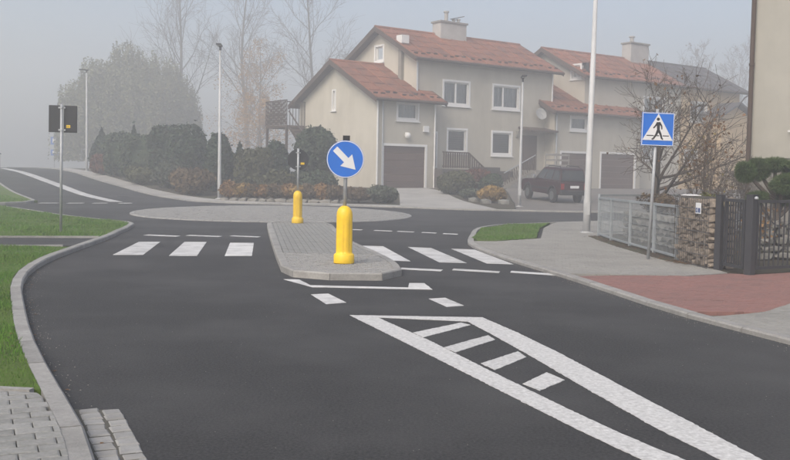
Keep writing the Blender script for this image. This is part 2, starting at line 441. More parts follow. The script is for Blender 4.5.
for q in ([(-14.6,38.8),(-13.9,39.0),(-13.9,39.3),(-14.6,39.1)], [(-13.55,39.1),(-12.95,39.3),(-12.95,39.6),(-13.55,39.4)],
          [(-12.6,39.4),(-12.05,39.6),(-12.05,39.9),(-12.6,39.7)], [(-11.6,39.7),(-11.1,39.85),(-11.1,40.15),(-11.6,40.0)]):
    mark('line_dash', q, off=.012)
mark('centre_line', [(-11.75,40.9),(-12.25,40.75),(-27.2,67.4),(-31.5,75.5),(-31.1,75.8),(-26.75,67.8)], off=.014)
mark('edge_line', [(-1.63,13.93),(-1.40,13.93),(-1.17,13.24),(.20,13.18),(.22,13.72),(.44,13.74),(.53,12.99),(-1.13,13.03)])
mark('line_dash', [(-1.075,12.24),(-.86,12.36),(-.58,11.53),(-.81,11.36)])
mark('line_dash', [(.445,12.02),(.66,12.14),(.85,11.44),(.635,11.30)])
mark('hatch_outline', [(-.488,10.502),(.99,10.505),(1.249,9.542),(1.479,8.514),(1.651,7.616),(1.823,6.697),(1.978,5.921),(2.097,5.293),(2.304,4.2),(2.164,4.2),(1.86,5.28),(1.685,5.902),(1.489,6.847),(1.199,8.352),(1.034,9.154),(.802,10.198),(-.175,10.37),(.361,8.93),(.741,7.765),(1.199,6.39),(1.434,5.756),(1.651,5.267),(2.124,4.2),(1.825,4.2),(1.409,5.253),(1.196,5.792),(.942,6.5),(.422,7.976),(.037,9.053)], PAINTC)
for q in ([(.20,9.41),(.725,10.10),(.815,9.95),(.29,9.14)], [(.465,8.62),(.94,9.33),(.985,9.08),(.56,8.39)],
          [(.742,7.91),(1.127,8.49),(1.168,8.23),(.834,7.65)], [(.992,7.15),(1.245,7.59),(1.341,7.31),(1.09,6.93)]):
    mark('hatch_bar', q, PAINTC)
mb = MB(); mb.lathe([(.30, 0), (.30, .012), (.24, .012), (.24, .009), (.0, .009)], 24); mb.build('drain_cover', STEELK, road, loc=(-13.2, 46.0, tz(-13.2, 46)+.004))

# kerbs
KL = [(-1.05,3.6),(-1.62,5.08),(-2.25,6.40),(-2.72,7.36),(-3.32,8.65),(-4.10,10.48),(-4.80,12.2),(-5.37,13.94),(-5.80,15.93),(-6.11,18.39),(-6.40,21.1),(-6.75,23.4),(-7.02,25.2),(-7.35,26.7),(-7.75,27.5),(-8.8,28.45),(-10.9,30.9),(-12.85,33.4),(-14.8,35.6),(-18,38)]
kerb('kerb', KL, .135, .088)
K2 = [(20,37),(11,34.6),(7.5,33.2),(5.1,31.6),(3.35,30.0),(2.37,27.6),(1.93,24.4),(1.72,22.4),(1.68,20.92),(1.9,18.89),(2.24,16.87),(2.62,14.95),(2.9,13.3),(3.16,11.6),(3.42,10.47),(3.83,9.09),(4.3,7.4),(4.9,5)]
kerb('kerb', K2, .14, .06)
K3 = [(-33,88),(-25.78,73.0),(-19.27,59.9),(-14.1,50.6),(-10.1,43.9),(-8.9,42.3),(-7.4,41.35),(-4.96,40.8),(-2.4,40.6),(.2,40.07),(2.26,39.3),(4.3,39.1),(7.9,39.0),(14,40.5),(24,43.5)]
kerb('kerb', K3, .15, .07)
K4 = [(-26,32),(-19,35.0),(-15.7,37.3),(-14.95,38.3),(-14.95,39.3),(-15.5,40.6),(-22.3,53.5)]
kerb('kerb', K4, .15, .1)
ISL = [(-.95,13.93),(-.25,13.95),(.06,14.35),(.10,15.2),(-.18,17.2),(-1.14,21.8),(-1.78,27.0),(-2.1,28.15),(-2.9,28.45),(-3.6,28.1),(-3.68,27.3),(-2.62,20.2),(-1.89,15.6),(-1.62,14.35)]
ISLd = catmull(ISL, .2, True)
kerb('traffic_island_kerb', ISLd+[ISLd[0]], .13, .11, L=.8)
CR = (-4.45, 34.6)
circ = [(CR[0]+5.05*math.cos(2*math.pi*k/72), CR[1]+5.05*math.sin(2*math.pi*k/72)) for k in range(72)]
kerb('roundabout_kerb', circ+[circ[0]], .16, .035, m=SETT, L=.3, smoothstep=.6)

# verges
KERBF = catmull(KL, .1); K2f = catmull(K2, .1)
PATHIN = offset(catmull(KL, .3), .138)
def between(y0, y1): return [p for p in PATHIN if y0 <= p[1] <= y1]
V1 = between(6.3, 18.35)+[(-7.5,18.02),(-14,16.3),(-14,7.2),(-6,6.78),(-2.9,6.36)]
V2 = [(-8.6,20.62),(-14,19.3),(-24,22),(-26,30)]+[p for p in reversed(PATHIN) if p[1] >= 21.05]
V2 = [(-8.6,20.62),(-14,19.3),(-24,22),(-24,33.0),(-18.2,37.7)]+[p for p in reversed(PATHIN) if p[1] >= 21.05 and p[1] < 37.7]
V3 = [p for p in offset(catmull(K4, .4), .15)]
V3 = V3[:-1]+[(-25.5,51.5),(-30,40)]
V4 = [(1.88,23.2),(1.95,22.3),(2.4,22.25),(3.5,23.5),(4.3,28.2),(5.1,31.3),(3.5,29.75),(2.52,27.5),(2.1,24.5)]
for n, q in (('grass_verge', V1), ('grass_verge', V2), ('grass_verge', V3), ('grass_strip', V4)):
    struct(drape(n, q, .085 if n == 'grass_verge' else .062, TURF, 1.0))
HILL = [(-22.6,54),(-31.5,70.5),(-37.5,80.5),(-41.5,88),(-75,90),(-75,42),(-31,41)]
struct(drape('grass_slope', HILL, .09, TURF, 2.0))
# foot path between the two near verges
FP = [p for p in PATHIN if 18.4 <= p[1] <= 21.0]+[(-8.6,20.5),(-14,19.1),(-14,16.45),(-7.5,18.12)]
struct(drape('foot_path', FP, .06, ASPHALT, 1.0))
for a, b in (((-6.55,20.98),(-14,19.17)), ((-6.45,18.42),(-14,16.35))):
    e = bpy.data.objects.new('path_edging', None); COL.objects.link(e); struct(e)
    pts = resample([a, b], 1.0)
    for p, q in zip(pts, pts[1:]):
        mb = MB(); d = Vector((q[0]-p[0], q[1]-p[1], 0)).normalized()*.004
        mb.bar(Vector((*p, .04))+d, Vector((*q, .04))-d, .08, .11); mb.build('edging_stone', CONC, e)

# grass blades
def blades(name, poly, dens, h, wdt, off):
    xs = [p[0] for p in poly]; ys = [p[1] for p in poly]
    n = int((max(xs)-min(xs))*(max(ys)-min(ys))*dens)
    X = rng.uniform(min(xs), max(xs), n); Y = rng.uniform(min(ys), max(ys), n)
    px = np.array(xs); py = np.array(ys); ins = np.zeros(n, bool); j = len(xs)-1
    for i in range(len(xs)):
        c = ((py[i] > Y) != (py[j] > Y)) & (X < (px[j]-px[i])*(Y-py[i])/(py[j]-py[i]+1e-12)+px[i]); ins ^= c; j = i
    X, Y = X[ins], Y[ins]; n = len(X)
    Z = np.array([tz(x, y) for x, y in zip(X, Y)])+off
    a = rng.uniform(0, 6.283, n); L = h*rng.uniform(.5, 1.3, n)*(0.8+.4*np.sin(X*2.1+np.sin(Y*1.7)*2)); lean = rng.uniform(.1, .8, n)*L; la = rng.uniform(0, 6.283, n)
    dx, dy = np.cos(a)*wdt/2, np.sin(a)*wdt/2
    V = np.empty((n, 3, 3)); V[:, 0] = np.stack([X-dx, Y-dy, Z], 1); V[:, 1] = np.stack([X+dx, Y+dy, Z], 1)
    V[:, 2] = np.stack([X+np.cos(la)*lean, Y+np.sin(la)*lean, Z+L], 1)
    return stuff(link(name, npmesh(name, V.reshape(-1, 3), np.arange(3*n).reshape(-1, 3), BLADE)))
V1v = [p for p in V1 if p[0] > -13.5]
blades('grass', clip_convex(V1, [(-8.2,6),(0,6),(0,19),(-8.2,19)]), 1700, .045, .010, .08)
blades('grass', clip_convex(V2, [(-19,18),(0,18),(0,37),(-19,37)]), 420, .055, .022, .08)
blades('grass', [(-15.1,39.2),(-15.1,38.5),(-17,36.8),(-22,40),(-23,51)], 150, .07, .035, .08)
blades('grass', V4, 500, .055, .022, .055)

# pavements
rows_left = [(-2.35,6.22)]+[p for p in reversed(PATHIN) if 3.9 < p[1] < 6.22]+[(-1.4,3.9),(-4.2,3.9),(-4.2,6.52)]
sw = struct(drape('pavement', [(x, y) for x, y in rows_left], .045, JOINT, 1.0))
DOG = [(-1,-1.06),(-.56,-1.06),(-.44,-.94),(.44,-.94),(.56,-1.06),(1,-1.06),(1,1.06),(.56,1.06),(.44,.94),(-.44,.94),(-.56,1.06),(-1,1.06)]
pave('paving_block', rows_left, sw, PAVER, .205, .125, .092, ang=R(24), gap=.007, pieces=True, shape=DOG, jit=.002)
mb = MB()
e = bpy.data.objects.new('verge_edging', None); COL.objects.link(e); struct(e)
for p, q in (((-2.42,6.30),(-3.4,6.43)), ((-3.41,6.43),(-4.4,6.56))):
    mb = MB(); mb.bar((*p, .05), (*q, .05), .06, .10); mb.build('edging_stone', CONC, e)
gut = struct(drape('gutter', [(-2.10,6.15),(-1.83,6.15),(-.90,4.0),(-1.25,4.0)], .004, mat('gutter_dirt', (.07,.066,.055), (.10,.095,.08), 30, .95), 1.0, skirt=.003))
ga = Vector((-2.035, 6.12)); gd = (Vector((-1.135, 4.0))-ga).normalized(); gn = Vector((-gd.y, gd.x))
if gn.x < 0: gn = -gn
for c in range(2):
    s = .06*c
    while s < 2.3:
        l = random.uniform(.125, .165); wq = .128
        mb = MB(); o = ga+gd*s+gn*(c*.135-.005)
        P4 = [o, o+gd*(l-.024), o+gd*(l-.024)+gn*(wq-.008), o+gn*(wq-.008)]
        ctr = sum(P4, Vector((0, 0)))/4; h = .012+random.uniform(-.003, .003)
        jj = [Vector((random.uniform(-.007, .007), random.uniform(-.007, .007))) for _ in range(4)]
        P4 = [p+j_ for p, j_ in zip(P4, jj)]
        vs = [(*p, 0) for p in P4]+[(*p, h-.009) for p in P4]+[(*(ctr+(p-ctr)*.84), h+random.uniform(-.002, .002)) for p in P4]
        mb.add(vs, [(8,9,10,11)]+[(k, (k+1) % 4, 4+(k+1) % 4, 4+k) for k in range(4)]+[(4+k, 4+(k+1) % 4, 8+(k+1) % 4, 8+k) for k in range(4)])
        mb.build('sett', SETT, gut); s += l
# traffic island surface
ISLi = offset(ISLd+[ISLd[0]], .13)[:-1]
isl = struct(drape('traffic_island', ISLi, .075, JOINT, 1.0))
def clip_y(poly, y, keep_above):
    out = []
    for i in range(len(poly)):
        a, b = poly[i], poly[(i+1) % len(poly)]
        ia, ib = (a[1] > y) == keep_above, (b[1] > y) == keep_above
        if ia: out.append(a)
        if ia != ib:
            t = (y-a[1])/(b[1]-a[1]); out.append((a[0]+(b[0]-a[0])*t, y))
    return out
pave('island_cobbles', clip_y(ISLi, 17.4, False), isl, SETT, .10, .095, .10, ang=R(12), gap=.014, jit=.006)
pave('island_blocks', clip_y(ISLi, 17.4, True), isl, PAVER, .21, .11, .104, ang=R(98.5), gap=.007, jit=.003)
ri = struct(drape('roundabout_island', [(CR[0]+(x-CR[0])*.97, CR[1]+(y-CR[1])*.97) for x, y in circ], .012, JOINT, 1.0, skirt=.1,
                  zf=lambda x, y: tz(x, y)+.10*max(0, 1-((x-CR[0])**2+(y-CR[1])**2)/25)))
_tz = tz
def tz(x, y): return _tz(x, y)+.10*max(0, 1-((x-CR[0])**2+(y-CR[1])**2)/25)
pave('roundabout_cobbles', [(CR[0]+(x-CR[0])*.965, CR[1]+(y-CR[1])*.965) for x, y in circ], ri, SETT, .15, .14, .03, ang=R(20), gap=.02, jit=.007)
tz = _tz
# left back pavement
K3in = offset(catmull(K3, .5), .15)
S1 = [p for p in K3in if p[0] < .25]+[(.25,41.2),(-2.2,41.6),(-5,41.75),(-7.4,42.6),(-9.2,44.9),(-13.1,50.9),(-22.2,68.5),(-29.5,84),(-31.5,88)]
struct(drape('pavement', S1, .062, DRIVEP, 1.0))
# right pavement, red drive
K2in = offset(catmull(K2, .3), .14)
K2r = list(reversed(K2in))            # near to far
FEN = [(5.46,16.05),(5.33,17.9),(5.27,20.3),(5.24,22.3),(5.3,24.8),(5.7,25.6),(7.5,27.0),(11,29.2),(20,31.5)]
RED_IN = [(3.86,14.87),(4.64,14.9),(5.47,15.42),(5.75,15.3),(6.9,15.95),(8.5,17)]
RED = [p for p in K2r if 10.6 <= p[1] <= 14.85]+RED_IN+[(9.6,16.5),(7.0,14.35),(4.94,11.76),(4.3,10.95)]
GREYN = [(4.9,4.6)]+[p for p in K2r if p[1] < 10.6 and p[1] > 4.9]+[(4.3,10.95),(4.94,11.76),(7.0,14.35),(9.6,16.5),(12,14),(12,4.6)]
GREYF = [p for p in K2r if 14.85 < p[1] <= 22.1]+[(2.4,22.15),(3.6,23.4),(4.4,28.1),(5.2,31.2)]+[p for p in K2r if p[0] > 5.3 and p[1] > 31.5]+list(reversed(FEN))+[(5.47,15.5),(4.64,14.98),(3.86,14.95)]
pr = struct(drape('pavement', GREYF, .012, JOINT, 1.0)); pr2 = struct(drape('pavement', GREYN, .012, JOINT, 1.0)); rd = struct(drape('driveway', RED, .012, JOINT, 1.0))
pave('paving_blocks', GREYF, pr, PAVERL, .21, .11, .058, ang=R(8), gap=.006, jit=.0025)
pave('paving_blocks', [p if p[0] < 7.5 else (7.5, min(p[1], 14.5)) for p in GREYN], pr2, PAVERL, .21, .11, .058, ang=R(20), gap=.006, jit=.0025)
pave('red_paving_blocks', RED, rd, PAVERR, .21, .11, .058, ang=R(20), gap=.006, jit=.0025)
# garden soil behind the fence (right)
struct(drape('garden_soil', [(5.5,16.1),(5.37,17.9),(5.31,20.3),(5.28,22.3),(5.34,24.8),(5.75,25.55),(7.5,26.9),(11,29.1),(20,31.4),(30,32),(30,4.6),(12.1,4.6),(12.1,14.2),(9.7,16.7),(8.5,17.1),(6.9,16.05),(5.8,15.45)], .05, SOIL, 1.0))
# gardens and drives beyond the roundabout
struct(drape('garden_soil', [(.2,41.25),(-2.2,41.7),(-5,41.85),(-7.35,42.7),(-9.1,45.0),(-13.0,51.0),(-22.1,68.6),(-29.4,84.1),(-45,110),(-45,150),(60,150),(60,60),(16,66),(1.5,57),(-.9,55.4),(.2,50.3)], .05, SOIL, 1.5))
dr = struct(drape('driveway', [(.2,40.25),(2.3,39.5),(4.2,39.35),(3.3,46),(2.47,52.9),(1.9,56.3),(2.5,57.5),(-.9,55.3),(.2,50.3)], .066, DRIVEP, 1.0))
struct(drape('garden_soil', [(4.25,39.3),(4.95,39.25),(5.6,45),(6.5,57),(7,60),(2.6,57.4),(1.95,56.3),(2.52,52.9),(3.35,46)], .06, SOIL, 1.0))
DRIVEB = mat('brown_paver', (.17,.155,.14), (.13,.12,.11), 6, .9, .3, 40, c3=(.10,.095,.085), scale3=.8, amt3=.5)
struct(drape('driveway', [(5.0,39.25),(8,39.2),(14,40.7),(24,43.7),(30,60),(24,75),(7.05,60),(6.55,57),(5.65,45)], .064, DRIVEB, 1.0))

# ------------------------------------------------------------------ houses
HA = R(54); U = Vector((math.sin(HA), math.cos(HA), 0)); T = Vector((-math.cos(HA), math.sin(HA), 0)); O = Vector((-1.1, 55.4, 0)); Z0 = .70
def W(u, t, z): return O+U*u+T*t+Vector((0, 0, z))
def planeT(t, u0=0): return lambda a, z, d: (a, t+d, z)                # front wall: depth along +t
def planeU(u): return lambda a, z, d: (u+d, a, z)                      # gable wall facing -u
def wall(name, m, parent, pl, a0, a1, z0, z1, holes=(), top=None, dep=.16):
    """wall face with real openings; top (if any) gives the gable outline above z1"""
    ol = [(a0,z0),(a1,z0),(a1,z1),(a0,z1)]
    zmax = z1
    if top:
        up = sorted([p for p in top if p[1] > z1+1e-6], key=lambda p: -p[0]); zmax = max(p[1] for p in up)
        ol = [(a0,z0),(a1,z0),(a1,z1)]+up+[(a0,z1)]
    mb = MB(); A = sorted({a0, a1, *[h[0] for h in holes], *[h[1] for h in holes]}); Zs = sorted({z0, z1, zmax, *[h[2] for h in holes], *[h[3] for h in holes]})
    for i in range(len(A)-1):
        for k in range(len(Zs)-1):
            ca, cz = (A[i]+A[i+1])/2, (Zs[k]+Zs[k+1])/2
            if any(h[0] < ca < h[1] and h[2] < cz < h[3] for h in holes): continue
            q = clip_convex(ol, [(A[i],Zs[k]), (A[i+1],Zs[k]), (A[i+1],Zs[k+1]), (A[i],Zs[k+1])])
            q2 = []
            for p in q:
                if not q2 or math.dist(p, q2[-1]) > 1e-6: q2.append(p)
            if len(q2) > 2 and math.dist(q2[0], q2[-1]) < 1e-6: q2.pop()
            if len(q2) > 2: mb.add([pl(*p,0) for p in q2], [tuple(range(len(q2)))])
    for h in holes:
        c = [(h[0],h[2]),(h[1],h[2]),(h[1],h[3]),(h[0],h[3])]
        for i in range(4):
            p, q = c[i], c[(i+1) % 4]
            mb.add([pl(*p,0), pl(*q,0), pl(*q,dep), pl(*p,dep)], [(0,1,2,3)])
    return mb.build(name, m, parent, fix=False)
def rectframe(mb, pl, a0, a1, z0, z1, wd, d0, d1):
    def bx(x0, x1, y0, y1):
        P = [pl(x, y, d) for d in (d0, d1) for x, y in ((x0,y0),(x1,y0),(x1,y1),(x0,y1))]
        mb.add(P, [(0,1,2,3),(7,6,5,4),(0,4,5,1),(1,5,6,2),(2,6,7,3),(3,7,4,0)])
    bx(a0, a1, z0, z0+wd); bx(a0, a1, z1-wd, z1); bx(a0, a0+wd, z0+wd, z1-wd); bx(a1-wd, a1, z0+wd, z1-wd); return bx
def window(parent, pl, h, mull=(), curtain=0.0, wd=.10, casing=.13, sill=True, dark=True):
    a0, a1, z0, z1 = h; mb = MB()
    rectframe(mb, pl, a0-casing+.02, a1+casing-.02, z0-casing+.02, z1+casing-.02, casing, -.035, .02)     # white casing round the opening
    bx = rectframe(mb, pl, a0+.003, a1-.003, z0+.003, z1-.003, wd, .06, .13)
    cuts = [a0+wd]+[a0+(a1-a0)*f for f in mull]+[a1-wd]
    for f in mull:
        c = a0+(a1-a0)*f; bx(c-.06, c+.06, z0+wd, z1-wd)
    wob = mb.build('window', WHITE, parent)
    for i in range(len(cuts)-1):
        p = MB(); x0, x1 = cuts[i], cuts[i+1]
        p.add([pl(x0,z0+wd,.1), pl(x1,z0+wd,.1), pl(x1,z1-wd,.1), pl(x0,z1-wd,.1)], [(0,1,2,3)])
        p.build('pane', GLASS, wob, fix=False)
    if sill:
        s = MB(); P = [pl(x, y, d) for d in (-.10, .05) for x, y in ((a0-.16, z0-casing-.03), (a1+.16, z0-casing-.03), (a1+.16, z0-casing+.015), (a0-.16, z0-casing+.015))]
        s.add(P, [(0,1,2,3),(7,6,5,4),(0,4,5,1),(1,5,6,2),(2,6,7,3),(3,7,4,0)]); s.build('sill', WHITE, wob)
    if curtain:
        c = MB(); n = int((a1-a0)/.045); zt = z1-.02; zb = z1-(z1-z0)*curtain
        for i in range(n+1):
            a = a0+(a1-a0)*i/n; d = .27+.03*math.sin(i*1.3)+.012*math.sin(i*.37)
            c.v += [pl(a, zb+.06*math.sin(i*.21)*(curtain < .95), d), pl(a, zt, d)]
            if i: c.f.append((2*i-2, 2*i, 2*i+1, 2*i-1)); c.m.append(0)
        c.build('curtain', CURTAIN, wob, fix=False)
    return wob
def blocker(parent, pl, h, dep=.75):
    """the room behind a window: floor, back and side walls, so the pane looks into a dark room"""
    a0, a1, z0, z1 = h; a0 -= .5; a1 += .5; z0 -= .5; z1 += .3; mb = MB()
    P = [pl(x, y, d) for d in (.17, dep) for x, y in ((a0,z0),(a1,z0),(a1,z1),(a0,z1))]
    mb.add(P, [(7,6,5,4),(0,4,5,1),(1,5,6,2),(2,6,7,3),(3,7,4,0)])
    return mb.build('room', DARKROOM, parent, fix=False)
def slope_roof(parent, m, u0, u1, te, ze, tr, zr, pw=1.1, uend_top=None, snow=True, both=True, back_t=None):
    """gabled roof, ridge along u; front slope covered with separate sheets"""
    k = (zr-ze)/(tr-te); bt = back_t if back_t is not None else 2*tr-te; zb = zr-(bt-tr)*k
    deck = MB(); th = .16
    deck.prism([(te,ze),(tr,zr),(bt,zb),(bt,zb-th),(tr,zr-th-.02),(te,ze-th)], lambda a, z: (u0, a, z), lambda a, z: (u1, a, z))
    d = deck.build('roof', FASCIA, parent)
    n = max(1, round((u1-u0)/pw)); pw = (u1-u0)/n
    L = math.hypot(tr-te, zr-ze); ct, cz = (tr-te)/L, (zr-ze)/L
    for side in (0, 1):
        for i in range(n):
            a, b = u0-.03+i*pw, u0-.03+(i+1)*pw
            if i == n-1: b += .06
            mb = MB()
            def pt(u, s, h):
                y = te-.05*ct+ct*s-cz*h; z = ze-.05*cz+cz*s+ct*h
                if side: y = 2*tr-y
                return (u, y, z)
            h0 = .004; h1 = .04; LL = L+.05 if not side else (bt-tr)/ct+.05
            if side and back_t is not None: off_s = L+.05-LL
            else: off_s = 0
            rows = 5; dl = (L+.05-off_s)/rows
            for r in range(rows):
                s0 = off_s+r*dl; s1 = off_s+(r+1)*dl
                mb.add([pt(a+.006,s0,h0), pt(b-.006,s0,h0), pt(b-.006,s1,h0), pt(a+.006,s1,h0), pt(a+.006,s0,h1+.03), pt(b-.006,s0,h1+.03), pt(b-.006,s1,h1), pt(a+.006,s1,h1)],
                       [(0,3,2,1),(4,5,6,7),(0,1,5,4),(1,2,6,5),(2,3,7,6),(3,0,4,7)])
            mb.add([pt(a-.004,off_s,h0), pt(a+.07,off_s,h0), pt(a+.07,L+.05,h0), pt(a-.004,L+.05,h0), pt(a+.008,off_s,h1+.075), pt(a+.058,off_s,h1+.075), pt(a+.058,L+.05,h1+.06), pt(a+.008,L+.05,h1+.06)],
                   [(0,3,2,1),(4,5,6,7),(0,1,5,4),(1,2,6,5),(2,3,7,6),(3,0,4,7)])
            mb.build('roof_sheet', m, d)
            if snow and not side:
                for q in (0.28, .78):
                    g = MB(); uu = a+(b-a)*q; s0 = .55+(.25 if (i+int(q*3)) % 2 else 0)
                    g.add([pt(uu-.14,s0,h1), pt(uu+.14,s0,h1), pt(uu+.14,s0+.05,h1), pt(uu-.14,s0+.05,h1), pt(uu-.14,s0,h1+.10), pt(uu+.14,s0,h1+.10), pt(uu+.14,s0+.04,h1+.10), pt(uu-.14,s0+.04,h1+.10)],
                          [(0,3,2,1),(4,5,6,7),(0,1,5,4),(1,2,6,5),(2,3,7,6),(3,0,4,7)])
                    g.build('snow_guard', FASCIA, d)
    rg = MB(); rg.tube([(u0-.05, tr, zr+.03), (u1+.05, tr, zr+.03)], .11, 8); rg.build('ridge_cap', m, d)
    for uu in (u0-.045, u1+.045):                                       # barge boards
        bb = MB()
        e = .015
        bb.prism([(te-.05,ze+.05),(tr,zr+.07),(bt+.05,zb+.05),(bt+.05,zb-.24),(tr,zr-.25),(te-.05,ze-.24)], lambda a, z: (uu-.03, a, z), lambda a, z: (uu+.03, a, z))
        bb.build('barge_board', FASCIA, d)
    gt = MB(); gt.tube([(u0-.05, te-.10, ze-.05), (u1+.05, te-.10, ze-.06)], .075, 8); gt.build('gutter', FASCIA, d)
    return d
def downpipe(parent, u, t, z0, z1, m, r=.05):
    mb = MB(); mb.tube([(u, t, z0), (u, t, z1)], r, 8); return mb.build('downpipe', m, parent)
def garage(parent, pl, h):
    a0, a1, z0, z1 = h; mb = MB()
    rectframe(mb, pl, a0-.12, a1+.12, z0-.30, z1+.12, .14, -.03, .05)
    f = mb.build('garage_door_frame', WHITE, parent)
    n = 6; d = MB()
    dob = None
    for i in range(n):
        y0 = z0+(z1-z0)*i/n; y1 = z0+(z1-z0)*(i+1)/n-.012; mb = MB()
        P = [pl(x, y, d_) for d_ in (.075, .12) for x, y in ((a0+.02,y0),(a1-.02,y0),(a1-.02,y1),(a0+.02,y1))]
        mb.add(P, [(0,1,2,3),(7,6,5,4),(0,4,5,1),(1,5,6,2),(2,6,7,3),(3,7,4,0)])
        mb.build('door_panel', GARAGE, f)
def local(z): return z-Z0
def main_block(parent, u0, u1, pm, holes, gable_holes, right=True, plinth=True):
    t0, t1 = .92, 8.6; zt = local(8.72); pl = planeT(t0)
    wall('wall', pm, parent, pl, u0, u1, local(1.88) if plinth else -.3, zt, holes)
    if plinth:
        mb = MB(); mb.box((u0+.02, t0+.03, -.6), (u1-.02, t0+.3, local(1.88))); mb.build('plinth', PLINTH, parent)
    zr = local(10.72); tm = 4.76
    wall('gable_wall', pm, parent, planeU(u0), t0, t1, -.3, zt, gable_holes, top=[(t0,zt),(t1,zt),(tm,zr)])
    wall('gable_wall', pm, parent, lambda a, z, d: (u1-d, a, z), t0, t1, -.3, zt, (), top=[(t0,zt),(t1,zt),(tm,zr)])
    wall('wall', pm, parent, lambda a, z, d: (a, t1-d, z), u0, u1, -.3, zt)
    for h in holes: blocker(parent, pl, h)
def annex_block(parent, u0, u1, pm, holes, gable_holes):
    t0, t1 = 0, 9.0; zt = local(6.10); zr = local(8.33); pl = planeT(t0)
    wall('wall', pm, parent, pl, u0, u1, -.5, zt, holes)
    wall('gable_wall', pm, parent, planeU(u0), t0, t1, -.5, zt, gable_holes, top=[(t0,zt),(t1,zt),(4.5,zr)])
    wall('wall', pm, parent, lambda a, z, d: (u1-d, a, z), t0, 1.0, -.5, zt-.02)
    wall('wall', pm, parent, lambda a, z, d: (a, t1-d, z), u0, u1, -.5, zt)
def chimney(roof_parent, u0, u1, tc, z0, z1, pots):
    mb = MB(); mb.box((u0, tc-.45, z0), (u1, tc+.45, z1)); c = mb.build('chimney', CHIM, roof_parent)
    mb = MB(); mb.box((u0-.08, tc-.53, z1+.002), (u1+.08, tc+.53, z1+.12)); mb.build('chimney_cap', PLINTHG, c)
    for (u, h, r) in pots:
        mb = MB(); mb.tube([(u, tc, z1+.1), (u, tc, z1+.1+h)], r, 10); mb.tube([(u, tc, z1+.1+h), (u, tc, z1+.18+h)], r*1.5, 10); mb.build('chimney_pot', CHIM, c)
    return c

# --- house A
A = thing('house', 'cream two storey house with red roof and gabled garage wing behind the keep right sign', 'house', O+Vector((0,0,Z0)), R(36), 'terrace of houses')
up1, up2 = (5.58,7.62,local(5.99),local(7.40)), (9.70,11.95,local(5.97),local(7.42))
lo1, lo2 = (5.98,7.48,local(3.03),local(4.42)), (9.70,11.35,local(2.97),local(4.40))
doorA = (4.45,5.15,local(2.0),local(4.25))
main_block(A, 3.5, 15.0, PLASTER, [up1, up2, lo1, lo2, doorA], [(4.55,5.42,local(8.80),local(9.72))])
pl = planeT(.92)
window(A, pl, up1, (.5,), .98); window(A, pl, up2, (.40,), .98); window(A, pl, lo1, (), .0); window(A, pl, lo2, (), .0)
for h in (lo1, lo2):
    s = MB()
    for i in range(9):
        z = h[3]-.1-i*.14; s.bar((h[0]+.05, 1.2, z), (h[1]-.05, 1.2, z), .1, .015)
    s.build('window_blind', mat('grey_blind', (.20,.21,.22), None, 5, .8), A)
window(A, planeU(3.5), (4.55,5.42,local(8.80),local(9.72)), (), .9); blocker(A, planeU(3.5), (4.75,5.2,local(8.9),local(9.6)), .6)
gw = (1.40,2.88,local(4.82),local(5.78)); gd_ = (.42,3.52,-.25,local(3.25)); gab = (4.62,4.95,local(5.48),local(6.68))
annex_block(A, 0, 4.12, PLASTER, [gw, gd_], [gab])
window(A, planeT(0), gw, (), .98); blocker(A, planeT(0), gw); garage(A, planeT(0), (gd_[0], gd_[1], 0, gd_[3])); window(A, planeU(0), gab, (), 0, wd=.07, casing=.09); blocker(A, planeU(0), gab)
ra = slope_roof(A, ROOFR, -.5, 4.62, -.5, local(5.93), 4.5, local(8.45))
rm = slope_roof(A, ROOFR, 3.0, 15.45, .40, local(8.60), 4.76, local(10.86))
chimney(rm, 7.75, 9.95, 4.5, local(9.9), local(11.62), [(8.55, .65, .13), (9.2, .2, .1), (9.6, .25, .1)])
mb = MB(); mb.bar((9.0, 4.5, local(12.0)), (10.0, 4.5, local(12.25)), .3, .05); mb.build('chimney_cowl', FASCIA, rm)
downpipe(A, -.07, -.07, -.3, local(5.85), WHITE, .055); downpipe(A, 4.15, -.08, -.3, local(5.85), WHITE, .055); downpipe(A, .28, -.09, -.3, local(5.85), GALV, .05)
downpipe(A, 3.42, .80, local(6.3), local(8.4), GALV, .06); downpipe(A, 14.93, .83, 1.2, local(8.5), WHITE, .06)
mb = MB(); mb.box((3.28, 2.30, local(7.3)), (3.495, 2.62, local(9.35))); fl = mb.build('flue', mat('flue_render', (.30,.28,.24), None, 3, .9), A)
mb = MB(); mb.box((3.2, 2.15, local(9.65)), (3.75, 2.75, local(10.15))); mb.box((3.3, 2.25, local(9.3)), (3.6, 2.65, local(9.65))); mb.build('flue_top', WHITE, fl)
mb = MB(); mb.lathe([(.02,-.2),(.15,-.14),(.19,0),(.15,.12),(.02,.17)], 14, (2.05,-.16,local(3.88))); mb.box((1.97,-.16,local(3.95)), (2.13,-.002,local(4.05))); mb.build('wall_lamp', WHITE, A, smooth=True)
mb = MB(); mb.box((3.28,-.14,local(4.12)), (3.68,-.002,local(4.48))); bevel(mb.build('meter_box', WHITE, A), .02)
mb = MB(); mb.box((11.75,.80,local(4.15)), (12.05,.918,local(4.55))); bevel(mb.build('wall_box', PLINTHG, A), .02)
mb = MB(); rectframe(mb, pl, doorA[0]-.03, doorA[1], doorA[2], doorA[3], .1, -.03, .05); dA = mb.build('door_frame', WHITE, A)
mb = MB(); mb.box((doorA[0]+.05, 1.0, doorA[2]), (doorA[1]-.08, 1.06, doorA[3]-.08)); mb.build('door', DOORM, dA)
